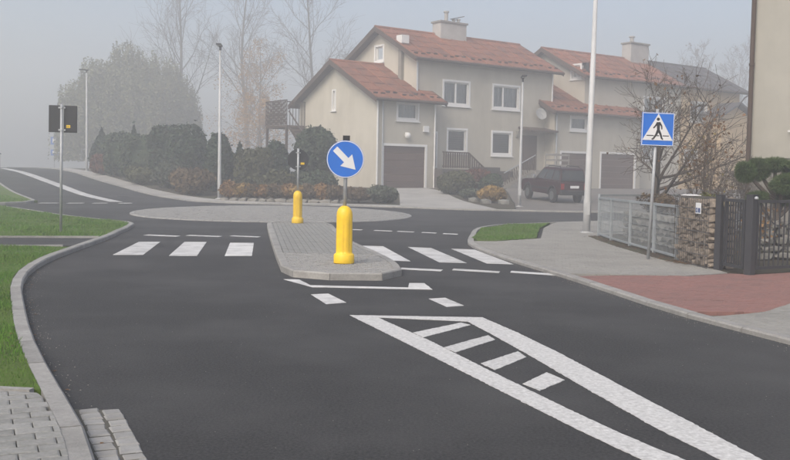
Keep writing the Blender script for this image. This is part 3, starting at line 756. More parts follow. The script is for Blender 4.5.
# terrace with wooden railing and steps
mb = MB(); mb.box((4.14,-.9,-.5), (6.25,.945,local(1.93))); mb.build('terrace', PLINTH, A)
mb = MB(); n = 7
for i in range(n): mb.box((6.252+i*.22,-.88,-.5), (6.252+(i+1)*.22,.9,local(1.93)-(i+1)*.16))
mb.build('steps', PLINTHG, A)
rail = MB(); rail.bar((4.2,-.82,local(2.95)), (6.25,-.82,local(2.95)), .06, .07); rail.bar((4.2,-.82,local(2.1)), (6.25,-.82,local(2.1)), .05, .06); rail.bar((6.25,-.82,local(2.95)), (7.75,-.82,local(1.9)), .06, .07)
rail.bar((6.25,-.82,local(2.1)), (7.75,-.82,local(1.05)), .05, .06); rl = rail.build('railing', WOODD, A)
pk = MB(); pk.box((-.055,-.012,0), (.055,.012,.98)); me = pk.mesh('picket', WOODD)
for i in range(12): link('picket', me, rl, (4.28+i*.175,-.85,local(2.0)))
for i in range(8): link('picket', me, rl, (6.35+i*.18,-.85,local(1.95)-.07-i*.126))
mb = MB(); mb.box((7.95,.65,local(1.6)), (10.2,.90,local(2.12))); mb.build('plinth_cap', PLINTH, A)
# balcony stair at the back corner
mb = MB(); mb.box((-1.35,8.3,local(4.45)), (-.003,11.1,local(4.6))); mb.build('balcony', WOODD, A)
mb = MB()
for (t0_, t1_, uu) in ((8.3, 11.1, -1.35),):
    for i in range(15): mb.bar((uu, t0_+i*.2, local(4.6)), (uu, t0_+i*.2, local(6.2)), .05, .03)
    n = 18
    for i in range(n):
        a = t0_+(t1_-t0_)*i/n
        for sgn in (1, -1):
            x0, x1 = a, a+sgn*.8
            z1_ = 1.5
            if x1 > t1_: z1_ *= (t1_-x0)/.8; x1 = t1_
            if x1 < t0_: z1_ *= (x0-t0_)/.8; x1 = t0_
            if abs(x1-x0) > .03: mb.bar((uu-.02*sgn, x0, local(4.65)), (uu-.02*sgn, x1, local(4.65)+z1_), .035, .02)
    mb.bar((uu, t0_, local(6.2)), (uu, t1_, local(6.2)), .08, .06); mb.bar((uu, t0_, local(5.3)), (uu, t1_, local(5.3)), .06, .05)
for i in range(7): mb.bar((-1.35+i*.22, 8.3, local(4.6)), (-1.35+i*.22, 8.3, local(6.1)), .04, .03)
mb.bar((-1.35,8.3,local(6.1)), (0,8.3,local(6.1)), .08, .06)
mb.build('balcony_lattice', WOODD, A)
mb = MB()
for t_ in (8.4, 11.0): mb.bar((-1.3,t_,-.5), (-1.3,t_,local(4.45)), .14, .14)
mb.build('balcony_post', WOODD, A)
mb = MB(); mb.bar((-.7,8.3,local(4.5)), (-.7,4.6,local(1.6)), 1.0, .2)
for i in range(12): mb.box((-1.2, 8.1-i*.3-.15, local(4.4)-i*.235), (-.2, 8.1-i*.3+.15, local(4.45)-i*.235))
mb.bar((-1.2,8.3,local(5.5)), (-1.2,4.6,local(2.6)), .06, .08); mb.build('balcony_stair', WOODD, A)

# --- house B
sB = 14.4
B = thing('house', 'cream house with red roof, two brown garage doors and a parked car before it', 'house', O+Vector((0,0,Z0)), R(36), 'terrace of houses')
ubw = (24.55,26.85,local(6.1),local(7.55)); bg2 = (19.05,22.6,-.25,local(3.27)); lbw = (24.6,26.6,local(3.0),local(4.4))
main_block(B, 18.2, 28.8, PLASTER, [ubw, lbw], [(1.35,2.2,local(8.55),local(9.45))], plinth=False)
window(B, planeT(.92), ubw, (.5,), .98); window(B, planeT(.92), lbw, (.5,), .9); window(B, planeU(18.2), (1.35,2.2,local(8.55),local(9.45)), (.5,), .9); blocker(B, planeU(18.2), (1.5,2.0,local(8.6),local(9.3)), .5)
baw = (15.95,17.5,local(4.8),local(5.65)); bg1 = (15.1,17.7,-.25,local(3.22))
annex_block(B, sB, 23.2, PLASTER, [baw, bg1, bg2], [])
window(B, planeT(0), baw, (), .95); blocker(B, planeT(0), baw); garage(B, planeT(0), (bg1[0], bg1[1], 0, bg1[3])); garage(B, planeT(0), (bg2[0], bg2[1], 0, bg2[3]))
slope_roof(B, ROOFR, 13.85, 23.7, -.5, local(5.93), 4.5, local(8.45))
rB = slope_roof(B, ROOFR, 17.7, 28.75, .40, local(8.60), 4.76, local(10.86))
chimney(rB, 26.6, 28.7, 4.5, local(9.9), local(12.0), [(27.2, .45, .16)])
downpipe(B, sB+.12, -.08, -.3, local(5.8), GALV, .055)
mb = MB(); mb.lathe([(.40,0),(.41,.015),(.3,-.05),(.15,-.09),(.02,-.10)], 20); mb.bar((0,0,-.1), (0,-.25,-.35), .05, .05); mb.bar((0,0,0),(0,-.35,.4),.02,.02)
o = mb.build('satellite_dish', mat('dish_grey', (.42,.43,.43), None, 5, .5), B, smooth=True); o.location = (13.6,.45,local(5.75)); o.rotation_euler = (R(70), 0, R(-15))
mb = MB(); mb.box((12.3,.86,local(2.0)), (13.65,.915,local(4.3))); mb.build('door', DOORM, B)
mb = MB(); mb.prism([(.91,local(4.72)),(-.35,local(4.5)),(-.35,local(4.62)),(.91,local(4.86))], lambda a, z: (11.95,a,z), lambda a, z: (sB+.05,a,z)); mb.build('door_canopy', FASCIA, B)
mb = MB(); mb.box((11.6,-1.2,-.5), (sB-.005,.90,local(1.98))); mb.build('landing', PLINTHG, B)
mb = MB()
for i in range(8): mb.box((11.6-(i+1)*.34,-1.1,-.5), (11.598-i*.34,.1,local(1.98)-(i+1)*.16))
mb.build('steps', PLINTHG, B)
mb = MB(); mb.bar((11.6,-1.15,local(2.95)), (8.9,-1.15,local(1.75)), .05, .05)
mb.build('handrail', GALV, B)
mb = MB()
for i in range(14):
    u = 11.5-i*.19; z = local(2.06)-i*.081; mb.bar((u,-1.15,z), (u,-1.15,z+.8), .03, .03); mb.bar((u,-1.13,z), (u-.25,-1.13,z+.65), .03, .02)
mb.build('railing', WOODD, B)
mb = MB()
for z in (2.25, 2.6, 2.95): mb.box((12.5,-1.18,local(z)), (sB+.3,-1.13,local(z)+.13))
for u in (12.5, 13.5, sB+.25): mb.box((u,-1.125,local(1.95)), (u+.08,-1.07,local(3.1)))
mb.build('board_railing', mat('weathered_board', (.30,.28,.25), None, 4, .9), B)

# --- house C (yellow)
Cc = thing('house', 'yellow house with dark roof at the right end of the terrace', 'house', O+Vector((0,0,Z0)), R(36), 'terrace of houses')
ucw = (30.1,31.95,local(6.1),local(7.5)); lcw = (29.5,30.95,local(2.85),local(3.75))
main_block(Cc, 28.83, 36.3, PLASTERY, [ucw, lcw], [], plinth=False)
window(Cc, planeT(.92), ucw, (.5,), .95); window(Cc, planeT(.92), lcw, (), .6)
slope_roof(Cc, ROOFD, 28.8, 36.9, .40, local(8.60), 4.76, local(10.86), snow=False)
mb = MB(); mb.tube([(36.9,.3,local(8.55)), (36.5,.6,local(8.2)), (36.15,.85,local(7.6)), (36.15,.85,0)], .06, 8); mb.build('downpipe', FASCIA, Cc)
# projecting wing, its own ridge towards the street
wall('wing_wall', PLASTERY, Cc, planeT(-.6), 31.9, 38.5, -.3, local(5.3), (), top=[(31.9,local(5.3)),(38.5,local(5.3)),(38.4,local(5.35)),(33.6,local(7.35)),(32.0,local(6.7))])
wall('wing_wall', PLASTERY, Cc, lambda a, z, d: (31.9+d, a, z), -.6, .92, -.3, local(6.65))
wall('wing_wall', PLASTERY, Cc, lambda a, z, d: (38.5-d, a, z), -.6, 8.0, -.3, local(5.3))
mb = MB(); mb.prism([(31.4,local(6.6)),(33.6,local(7.62)),(39.2,local(5.2)),(39.2,local(5.05)),(33.6,local(7.45)),(31.4,local(6.45))], lambda a, z: (a,-1.1,z), lambda a, z: (a,8.0,z)); mb.build('wing_roof', ROOFD, Cc)

# --- house D, close on the right
D = thing('house', 'pale rendered house with brown downpipe at the right edge behind the clipped pine', 'house', (9.22,25,.05), math.atan2(-.76,.65))
def pD(a, z, d): return (a, d, z)
Dw = (1.27,2.7,2.92,4.18)
wall('wall', mat('house_render_d', (.37,.36,.32), (.335,.325,.29), 1.6, .95, .25, 70, c3=(.28,.27,.235), scale3=.6, amt3=.45, streak=True), D, pD, 0, 14, 2.1, 8.6, [Dw])
PD = MATS['house_render_d']
window(D, pD, Dw, (.5,), .5); blocker(D, pD, Dw)
wall('plinth', PLINTHG, D, lambda a, z, d: (a, .04+d, z), 0.02, 14, -.6, 2.1)
wall('end_wall', PD, D, lambda a, z, d: (0+d, a, z), 0, 9, -.6, 8.6); wall('end_wall', PD, D, lambda a, z, d: (14-d, a, z), 0, 9, -.6, 8.6); wall('back_wall', PD, D, lambda a, z, d: (a, 9-d, z), 0, 14, -.6, 8.6)
mb = MB(); mb.prism([(-.6,8.4),(4.5,11),(9.6,8.4),(9.6,8.2),(4.5,10.8),(-.6,8.2)], lambda a, z: (-.5,a,z), lambda a, z: (14.5,a,z)); mb.build('roof', ROOFD, D)
mb = MB(); mb.tube([(.06,-.09,-.2), (.06,-.09,8.35)], .06, 10)
for z in (1.5, 4.5, 6.5): mb.tube([(.06,-.09,z), (.06,-.09,z+.06)], .075, 10)
mb.build('downpipe', FASCIA, D)
#MARK_OBJECTS
# ------------------------------------------------------------------ signs and lamps
def arrow_sign_disc(parent, z, r, face):
    """disc facing -y; returns disc object"""
    mb = MB(); mb.lathe([(r-.006,-.011),(r,-.008),(r,.008),(r-.006,.011)], 48)
    d = mb.build('sign_disc', BLUE if face else BLACKP, parent)
    d.location = (0,-.045 if face else -.045, z); d.rotation_euler = (R(90),0,0)
    return d
def bollard_body(t):
    fl = lambda a, z: 1 - .065*max(0, math.cos(8*a))**2*(1 if .16 < z < .74 else 0)
    mb = MB(); mb.lathe([(.165,0),(.17,.012),(.17,.13),(.155,.155),(.138,.165),(.136,.2),(.136,.4),(.134,.6),(.133,.70),(.133,.78),(.125,.84),(.105,.89),(.07,.925),(.045,.935),(.045,.94)], 64, flute=fl)
    return mb.build('bollard_body', YELLOW, t, smooth=True)
zi = .105
K = thing('keep_right_bollard', 'near yellow bollard on the traffic island, carrying a blue round sign with white arrow', 'traffic bollard', (-.83,15.55,zi), R(3), 'traffic island bollards')
bollard_body(K)
mb = MB(); mb.tube([(0,0,.93),(.012,0,2.03)], .032, 14); pole = mb.build('pole', GALV, K, smooth=True)
mb = MB(); mb.box((-.045,-.045,2.005),(.07,.035,2.085)); mb.build('pole_cap', SIGNK, K)
zc = 1.70
d = arrow_sign_disc(K, zc, .305, True)
ring = MB(); n = 64
for k in range(n):
    a0, a1 = 2*math.pi*k/n, 2*math.pi*(k+1)/n
    ring.add([(r*math.cos(a), r*math.sin(a), z) for z in (.0095, .0135) for r, a in ((.288,a0),(.299,a0),(.299,a1),(.288,a1))], [(4,5,6,7),(0,3,2,1),(0,1,5,4),(2,3,7,6)])
ring.build('rim_line', SIGNW, d)
# white arrow, pointing down and to the right
ar = [(-.238,-.05),(.02,-.05),(.02,-.135),(.238,0),(.02,.135),(.02,.05),(-.238,.05)]
ca, sa = math.cos(R(-45)), math.sin(R(-45))
arr = MB(); arr.prism([(x*ca-y*sa, x*sa+y*ca) for x, y in ar], lambda x, y: (x, y, .0095), lambda x, y: (x, y, .0135)); arr.build('arrow', SIGNW, d)
for z in (1.5, 1.9):
    mb = MB(); mb.tube([(0.008,0,z-.02),(.008,0,z+.02)], .040, 12); mb.box((-.05,-.036,z-.015),(.06,-.02,z+.015)); mb.build('clamp', GALV, K)
K2_ = thing('keep_right_bollard', 'far yellow bollard on the traffic island, showing the black back of its round sign', 'traffic bollard', (-2.84,27.6,zi), R(6), 'traffic island bollards')
bollard_body(K2_)
mb = MB(); mb.tube([(0,0,.93),(0,0,2.16)], .032, 14); mb.build('pole', GALV, K2_, smooth=True)
mb = MB(); mb.lathe([(.299,-.011),(.305,-.008),(.305,.008),(.299,.011)], 48); d = mb.build('sign_disc', BLACKP, K2_); d.location = (0,.046,1.84); d.rotation_euler = (R(90),0,0)
mb = MB(); mb.box((.07,.025,1.70),(.18,.034,1.76)); mb.build('sticker', STICK, K2_)
for z in (1.64, 2.04):
    mb = MB(); mb.tube([(0,0,z-.02),(0,0,z+.02)], .041, 12); mb.box((-.07,.0,z-.015),(.07,.035,z+.015)); mb.build('clamp', GALV, K2_)

# pedestrian crossing sign on the right
Dp = thing('crossing_sign', 'square blue pedestrian crossing sign with walking figure on a pole before the mesh fence', 'road sign', (4.80,17.93,.06), R(4))
mb = MB(); mb.tube([(0,0,-.05),(.09,0,2.82)], .030, 14); mb.build('pole', GALV, Dp, smooth=True)
mb = MB(); mb.box((-.31,-.012,-.31),(.31,.012,.31)); pz = bevel(mb.build('sign_plate', BLUE, Dp), .008); pz.location = (.085,-.052,2.44); pz.rotation_euler = (0,R(1),0)
mb = MB(); rectframe(mb, lambda a, z, d: (a, d, z), -.303, .303, -.303, .303, .010, -.016, -.0135); mb.build('rim_line', SIGNW, pz)
mb = MB(); mb.prism([(-.292,-.205),(.292,-.205),(0,.292)], lambda x, y: (x,-.0135,y), lambda x, y: (x,-.0165,y)); mb.build('triangle', SIGNW, pz)
mb = MB()
def seg(pts, wds):
    for (p, q), (w0, w1) in zip(zip(pts, pts[1:]), zip(wds, wds[1:])):
        p, q = Vector(p), Vector(q); dd = (q-p).normalized(); nn = Vector((-dd.y, dd.x))
        mb.prism([tuple(p+nn*w0), tuple(p-nn*w0), tuple(q-nn*w1), tuple(q+nn*w1)], lambda x, y: (x,-.0168,y), lambda x, y: (x,-.0185-.0002*len(mb.v)/1000,y))
seg([(0,.135),(.008,-.02)], [.033,.026])                       # trunk
seg([(.006,-.01),(-.03,-.10),(-.085,-.18),(-.115,-.185)], [.026,.02,.015,.012])
seg([(.006,-.01),(.05,-.085),(.082,-.178),(.105,-.18)], [.026,.02,.016,.012])
seg([(-.01,.125),(-.06,.05),(-.09,.02)], [.018,.014,.011]); seg([(.02,.13),(.068,.06),(.073,.0)], [.018,.014,.011])
mb.lathe([(.03,-.0168),(.03,-.019)], 18, (0,0,0))
hv = len(mb.v)
mb.v = [v if i < hv-36 else (v[0]-.004, v[2], v[1]+.188) for i, v in enumerate(mb.v)]
mb.build('walking_figure', SIGNK, pz)
mb = MB()
for x0, x1 in ((-.215,-.075),(-.018,.026),(.095,.215)): mb.box((x0,-.0180,-.128),(x1,-.0168,-.110))
mb.build('ground_line', SIGNK, pz)
for z in (2.28, 2.6):
    mb = MB(); mb.tube([(.082,0,z-.02),(.083,0,z+.02)], .038, 12); mb.box((.0,-.04,z-.015),(.17,-.022,z+.015)); mb.build('clamp', GALV, Dp)

# double sign seen from behind on the left verge
Ls = thing('road_sign', 'pair of black square sign backs on a grey pole standing on the left grass verge', 'road sign', (-7.86,22.3,.09), R(2))
mb = MB(); mb.tube([(0,0,-.05),(.03,0,2.98)], .032, 14); mb.build('pole', GALV, Ls, smooth=True)
for x0, x1, ry, st in ((-.315,-.02,16,0),(.04,.345,-14,1)):
    mb = MB(); mb.box((x0,-.011,-.315),(x1,.011,.315)); o = bevel(mb.build('sign_back', BLACKP, Ls), .009); o.location = (.025,.05,2.64); o.rotation_euler = (0,R(.8),R(2 if st else -2))
    if st:
        mb = MB(); mb.box((.10,-.0155,-.205),(.19,-.012,-.14)); s = mb.build('sticker', STICK, o)
        for a, b in ((.115,.125),(.14,.15),(.165,.172)):
            mb = MB(); mb.box((a,-.0175,-.19),(b,-.0158,-.155)); mb.build('sticker_mark', SIGNK, s)
for z in (2.38, 2.9):
    mb = MB(); mb.tube([(.028,0,z-.02),(.029,0,z+.02)], .042, 12); mb.box((-.05,.0,z-.018),(.11,.04,z+.018)); mb.build('clamp', GALV, Ls)

def street_lamp(x, y, h, label, lean=0.0, head=True, r0=.09, ang=0):
    t = thing('street_lamp', label, 'street lamp', (x,y,tz(x,y)+.05), ang, 'street lamps')
    mb = MB(); mb.tube([(0,0,0),(0,0,.9),(lean*.13,0,1.0),(lean*h,0,h)], [r0,r0*.97,r0*.9,r0*.5], 16); mb.build('post', LAMPW, t, smooth=True)
    mb = MB(); mb.box((-.16,-.16,-.05),(.16,.16,.02)); mb.lathe([(r0*1.3,.02),(r0*1.25,.05)], 16); mb.build('base_plate', LAMPW, t)
    mb = MB(); mb.box((-.055,-r0*1.03,.5),(.055,-r0*.7,.85)); mb.build('service_door', LAMPW, t)
    if head:
        mb = MB(); mb.tube([(lean*h,0,h-.1),(lean*h,0,h+.12)], r0*.55, 10)
        prof = [(-.09,.08),(.09,.08),(.11,.12),(.11,.16),(-.11,.16),(-.11,.12)]
        mb.prism(prof, lambda a, z: (lean*h+a,-.5,h+z), lambda a, z: (lean*h+a*.8,.12,h+z-.02)); mb.build('lamp_head', STEELK, t)
        mb = MB(); mb.box((lean*h-.08,-.44,h+.068),(lean*h+.08,-.15,h+.079)); mb.build('lens', SIGNW, t)
    return t
street_lamp(-8.2, 44.2, 6.95, 'white street lamp post beside the flower bed left of the far bollard')
street_lamp(-22.2, 68.3, 7.1, 'white street lamp post at the far end of the pavement by the cone shrub', ang=R(-60))
street_lamp(5.27, 26.1, 7.4, 'tall thick white lamp post on the right pavement beside the grey mesh fence', r0=.105, lean=.010)
street_lamp(5.45, 41.8, 5.55, 'shorter white lamp post at the kerb before the cream house and the parked car', r0=.075, lean=.004)
street_lamp(-77.2, 150, 7.0, 'faint street lamp in the fog beyond the crest of the road at the left edge', ang=R(-90))
# bus stop sign in the fog
BSX = 1
Bs = thing('bus_stop_sign', 'pale blue bus stop plates on a pole in the fog beyond the road crest', 'bus stop sign', (-42.9,119.5,1.45), R(8)); Bs.scale = (1.36, 1.36, 1.36)
mb = MB(); mb.tube([(0,0,0),(0,0,3.0)], .04, 10); mb.build('pole', GALV, Bs)
for z0, z1, n in ((2.25,2.95,0),(1.25,1.8,1)):
    mb = MB(); mb.box((-.30,-.07,z0),(.34,-.045,z1)); o = mb.build('sign_plate', BLUE, Bs)
    mb = MB(); mb.box((-.16,-.076,z0+.14),(.26,-.071,z1-.14)); o2 = mb.build('white_panel', SIGNW, o)
# pale pillar at the left edge
Pl = thing('pillar', 'pale brick coloured pillar with a dark cap at the left edge of the road crest', 'pillar', (-36.9,88,1.4))
mb = MB(); mb.box((-.35,-.25,0),(.2,.25,1.35)); mb.build('shaft', mat('pillar_render', (.42,.33,.27), None, 5, .9), Pl)
mb = MB(); mb.box((-.42,-.32,1.352),(.27,.32,1.45)); mb.prism([(-.42,1.45),(.27,1.45),(-.07,1.6)], lambda a, z: (a,-.32,z), lambda a, z: (a,.32,z)); mb.build('cap', PLINTH, Pl)

# ------------------------------------------------------------------ mesh fence, gabion, gate
F0 = [(5.33,17.9),(5.30,19.4),(5.25,21.2),(5.24,23.0),(5.30,24.7)]
def fence_panel(name, pts, label, z0=.12, z1=1.06, pitch=.06):
    a, b = Vector((*pts[0],0)), Vector((*pts[1],0)); L = (b-a).length
    t = thing(name, label, 'fence panel', (a.x,a.y,tz(a.x,a.y)), math.atan2(b.y-a.y, b.x-a.x), 'grey mesh fence panels')
    mb = MB(); r = .022
    mb.bar((0,0,z0),(L,0,z0),.04,.04); mb.bar((0,0,z1),(L,0,z1),.045,.05); mb.bar((.02,.001,z0+.02),(.02,.001,z1-.025),.042,.042); mb.bar((L-.02,.001,z0+.02),(L-.02,.001,z1-.025),.042,.042)
    mb.build('frame', MESHG, t)
    mb = MB()
    n = int(L/pitch)
    for i in range(1, n): mb.bar((i*L/n,.0,z0+.02),(i*L/n,.0,z1-.02),.0055,.0055)
    for k in range(1, 6): mb.bar((.03,.008,z0+(z1-z0)*k/6),(L-.03,.008,z0+(z1-z0)*k/6),.006,.006)
    stuff(mb.build('wire_mesh', MESHG, t))
    mb = MB(); mb.box((-.03,-.03,-.1),(.015,.03,z1+.03)); mb.build('post', MESHG, t)
    return t
LB = ['grey mesh fence panel right beside the rubble gabion pillar', 'grey mesh fence panel second from the gabion pillar, behind the crossing sign pole', 'grey mesh fence panel third from the gabion pillar', 'grey mesh fence panel nearest the tall lamp post']
for i in range(4): fence_panel('fence_panel', (F0[i], F0[i+1]), LB[i])
fence_panel('fence_panel', ((5.32,24.75),(7.2,26.1)), 'grey mesh fence panel turning the corner towards the parked car', z0=.15, z1=1.12)
fence_panel('fence_panel', ((7.22,26.12),(9.3,27.6)), 'grey mesh fence panel below the brown garage door, beyond the corner', z0=.15, z1=1.12)
GROUP_G = 'gabion'
gb = thing('gabion_pillar', 'rubble stone gabion in a wire cage between the mesh fence and the dark gate', 'gabion wall', (5.36,17.82,.05), math.atan2(16.2-17.82, .09))
# local x along the fence (towards the camera), +y to the right of travel... stones fill a box 1.6 x .45 x 1.2
def rock(sx, sy, sz, seed):
    r = random.Random(seed); bm = bmesh.new(); bmesh.ops.create_icosphere(bm, subdivisions=1, radius=.5)
    for v in bm.verts:
        k = 1+r.uniform(-.22, .22); v.co = Vector((max(-.42, min(.42, v.co.x*k*1.2))*sx, max(-.42, min(.42, v.co.y*k*1.2))*sy, max(-.40, min(.40, v.co.z*k*1.2))*sz))
    me = bpy.data.meshes.new('stone'); bm.to_mesh(me); bm.free(); return me
stones = []
for s in range(8): me = rock(1, 1, 1, s); me.materials.append(GABST); stones.append(me)
core = MB(); core.box((.06,-.06+.1,0),(1.56,.36,1.14)); core.build('core', mat('gabion_core', (.04,.036,.032), None, 9, .95), gb)
def lay(parent, meshes, x0, x1, y, z0, z1, lmin, lmax, hmin, hmax, dep, name='stone'):
    z = z0
    while z < z1-.04:
        h = min(random.uniform(hmin, hmax), z1-z); x = x0-random.uniform(0, lmin)
        while x < x1:
            l = random.uniform(lmin, lmax)
            a, b = max(x, x0), min(x+l, x1)
            if b-a > .03:
                o = link(name, random.choice(meshes), parent, ((a+b)/2, y+random.uniform(-.02, .02), z+h/2+random.uniform(-.008, .008)))
                o.scale = ((b-a)*1.12, dep, h*1.15); o.rotation_euler = (random.choice((0, math.pi))+random.uniform(-.15,.15), random.uniform(-.16,.16), random.choice((0, math.pi))+random.uniform(-.1,.1))
            x += l
        z += h
gr_ = random.Random(77); placed = []
for tries in range(6000):
    s_ = gr_.uniform(.10, .20)*(1 if tries < 2500 else .62); x, z = gr_.uniform(.05, 1.58), gr_.uniform(.04, 1.15)
    if all(math.hypot((x-p[0]), (z-p[1])*1.25) > (s_+p[2])*.41 for p in placed): placed.append((x, z, s_))
for x, z, s_ in placed[:190]:
    o = link('stone', gr_.choice(stones), gb, (x, gr_.uniform(-.03, .04), z)); o.scale = (s_*gr_.uniform(1.0, 1.35), .2, s_*gr_.uniform(.85, 1.1))
    o.rotation_euler = (gr_.uniform(-.3, .3)+gr_.choice((0, math.pi)), gr_.uniform(-.5, .5), gr_.uniform(-.3, .3))
for (xx) in (1.56,):                                             # end towards the gate
    z = 0
    while z < 1.15:
        h = random.uniform(.1, .16)
        for y in (.14, .3):
            o = link('stone', random.choice(stones), gb, (xx, y, z+h/2)); o.scale = (.2, .18, h*1.15)
        z += h
for i in range(9):
    o = link('stone', random.choice(stones), gb, (.1+i*.18, .2+random.uniform(-.05,.05), 1.15)); o.scale = (.2, .3, .1)
cage = MB()
for z in (.02, .22, .42, .62, .82, 1.02, 1.2): cage.bar((0,-.115,z),(1.64,-.115,z),.012,.014)
for i in range(17): cage.bar((i*.1025,-.112,0),(i*.1025,-.112,1.2),.006,.006)
for i in range(17): cage.bar((i*.1025,-.112,1.215),(i*.1025,.4,1.215),.006,.006)
cage.build('wire_cage', mat('cage_wire', (.12,.115,.11), None, 9, .6, metal=.4), gb)
mb = MB(); mb.box((.15,-.07,1.228),(.46,.2,1.24)); mb.prism([(.17,1.241),(.44,1.241),(.36,1.252),(.22,1.25)], lambda a, z: (a,-.05,z), lambda a, z: (a,.15,z)); o = mb.build('paper_bag', SIGNW); o.location = gb.location; o.rotation_euler = gb.rotation_euler
tag(o, 'flat white sheet lying on top of the stone gabion', 'sheet')
mb = MB(); mb.box((1.08,-.132,.93),(1.32,-.124,1.12)); npz = thing('number_plate', 'small white and blue house plate fixed to the face of the gabion', 'house plate', gb.location, 0); npz.rotation_euler = gb.rotation_euler
mb.build('plate', SIGNW, npz)
mb = MB()
mb.box((1.21,-.1365,.95),(1.30,-.1325,1.03)); rectframe(mb, lambda a, z, d: (a, d, z), 1.10, 1.18, .95, 1.03, .02, -.1365, -.1325)
mb.build('blue_marks', mat('plate_blue', (.05,.09,.24), None, 5, .5), npz)

def gate_post(x, y, label, h=1.28, s=.115):
    t = thing('gate_post', label, 'gate post', (x,y,.04), R(-55), 'anthracite gate posts')
    mb = MB(); mb.box((-s/2,-s/2,-.1),(s/2,s/2,h)); bevel(mb.build('shaft', STEELK, t), .008)
    mb = MB(); mb.box((-s/2-.006,-s/2-.006,h+.001),(s/2+.006,s/2+.006,h+.012)); mb.build('cap', STEELK, t); return t
gate_post(5.50, 16.08, 'dark steel post touching the gabion')
p3 = gate_post(5.72, 15.25, 'thick dark steel post between the wicket and the wide gate', h=1.30, s=.13)
mb = MB(); mb.lathe([(.03,0),(.033,.015),(.028,.035),(.006,.045)], 14); o = mb.build('post_knob', GALV, p3); o.location = (.12,-.06,1.24)
def gate_leaf(a, b, label, z0=.12, z1=1.2, n=8, rows=()):
    a, b = Vector((*a,.04)), Vector((*b,.04)); L = (b-a).length
    t = thing('gate', label, 'gate', a, math.atan2(b.y-a.y, b.x-a.x), 'anthracite steel gates')
    mb = MB(); mb.bar((0,0,z0),(L,0,z0),.04,.05); mb.bar((0,0,z1),(L,0,z1),.04,.05); mb.bar((.02,.0,z0+.025),(.02,.0,z1-.025),.045,.045); mb.bar((L-.02,0,z0+.025),(L-.02,0,z1-.025),.045,.045); mb.build('frame', STEELK, t)
    b_ = MB(); b_.box((-.009,-.009,z0+.026),(.009,.009,z1-.026)); me = b_.mesh('picket', STEELK)
    for i in range(n): link('picket', me, t, (.05+(L-.1)*(i+.5)/n, 0, 0))
    return t
g1 = gate_leaf((5.56,16.0),(5.67,15.36), 'narrow dark steel wicket gate next to the gabion', n=7)
for zc_, r_ in ((.95,.16),):
    pass
mb = MB()
pts = [(.32+.27*math.cos(a), 0.016, 1.17-.32*math.sin(a)) for a in np.linspace(0, math.pi, 15)]; mb.tube(pts, .009, 6); mb.build('scroll', STEELK, g1)
mb = MB(); mb.tube([(.32+.07*math.cos(a), .016, .24+.07*math.sin(a)) for a in np.linspace(0, 2*math.pi, 17)], .008, 6); mb.build('ring', STEELK, g1)
g2 = gate_leaf((5.82,15.30),(9.3,17.3), 'wide dark steel driveway gate before the clipped pine', n=34)
mb = MB(); pts = [(.65+.42*math.cos(a), .018, 1.17-.38*math.sin(a)) for a in np.linspace(0, math.pi, 17)]; mb.tube(pts, .009, 6); mb.build('scroll', STEELK, g2)
mb = MB(); mb.tube([(5.60,16.02,1.20),(5.53,16.2,1.06),(5.49,16.3,1.02)], [.05,.05,.045], 10); o = mb.build('rolled_newspaper', mat('newsprint', (.42,.37,.24), None, 9, .8))
tag(o, 'rolled yellowish paper stuck between the gabion and the dark post', 'newspaper')
# dry stone walls in the garden
ds = []
for s in range(8): me = rock(1, 1, 1, 100+s); me.materials.append(DRYST); ds.append(me)
dw = thing('dry_stone_wall', 'low grey dry stone wall seen through the wide dark gate', 'stone wall', (6.75,18.2,.06), R(8))
lay(dw, ds, 0, 3.0, 0, 0, .78, .2, .45, .10, .17, .4)
dw2 = thing('dry_stone_wall', 'low grey dry stone wall behind the mesh fence', 'stone wall', (5.95,24.2,.06), R(-88))
lay(dw2, ds, 0, 5.6, 0, 0, .72, .22, .5, .12, .2, .4)
dw3 = thing('retaining_wall', 'low dark stone edging along the flower bed by the far road', 'stone edging', (-7.9,42.95,.12), R(-9.5))
sb = []
for s in range(6): me = rock(1, 1, 1, 200+s); me.materials.append(PLINTHG); sb.append(me)
lay(dw3, sb, 0, 5.8, 0, 0, .30, .35, .6, .28, .32, .35)

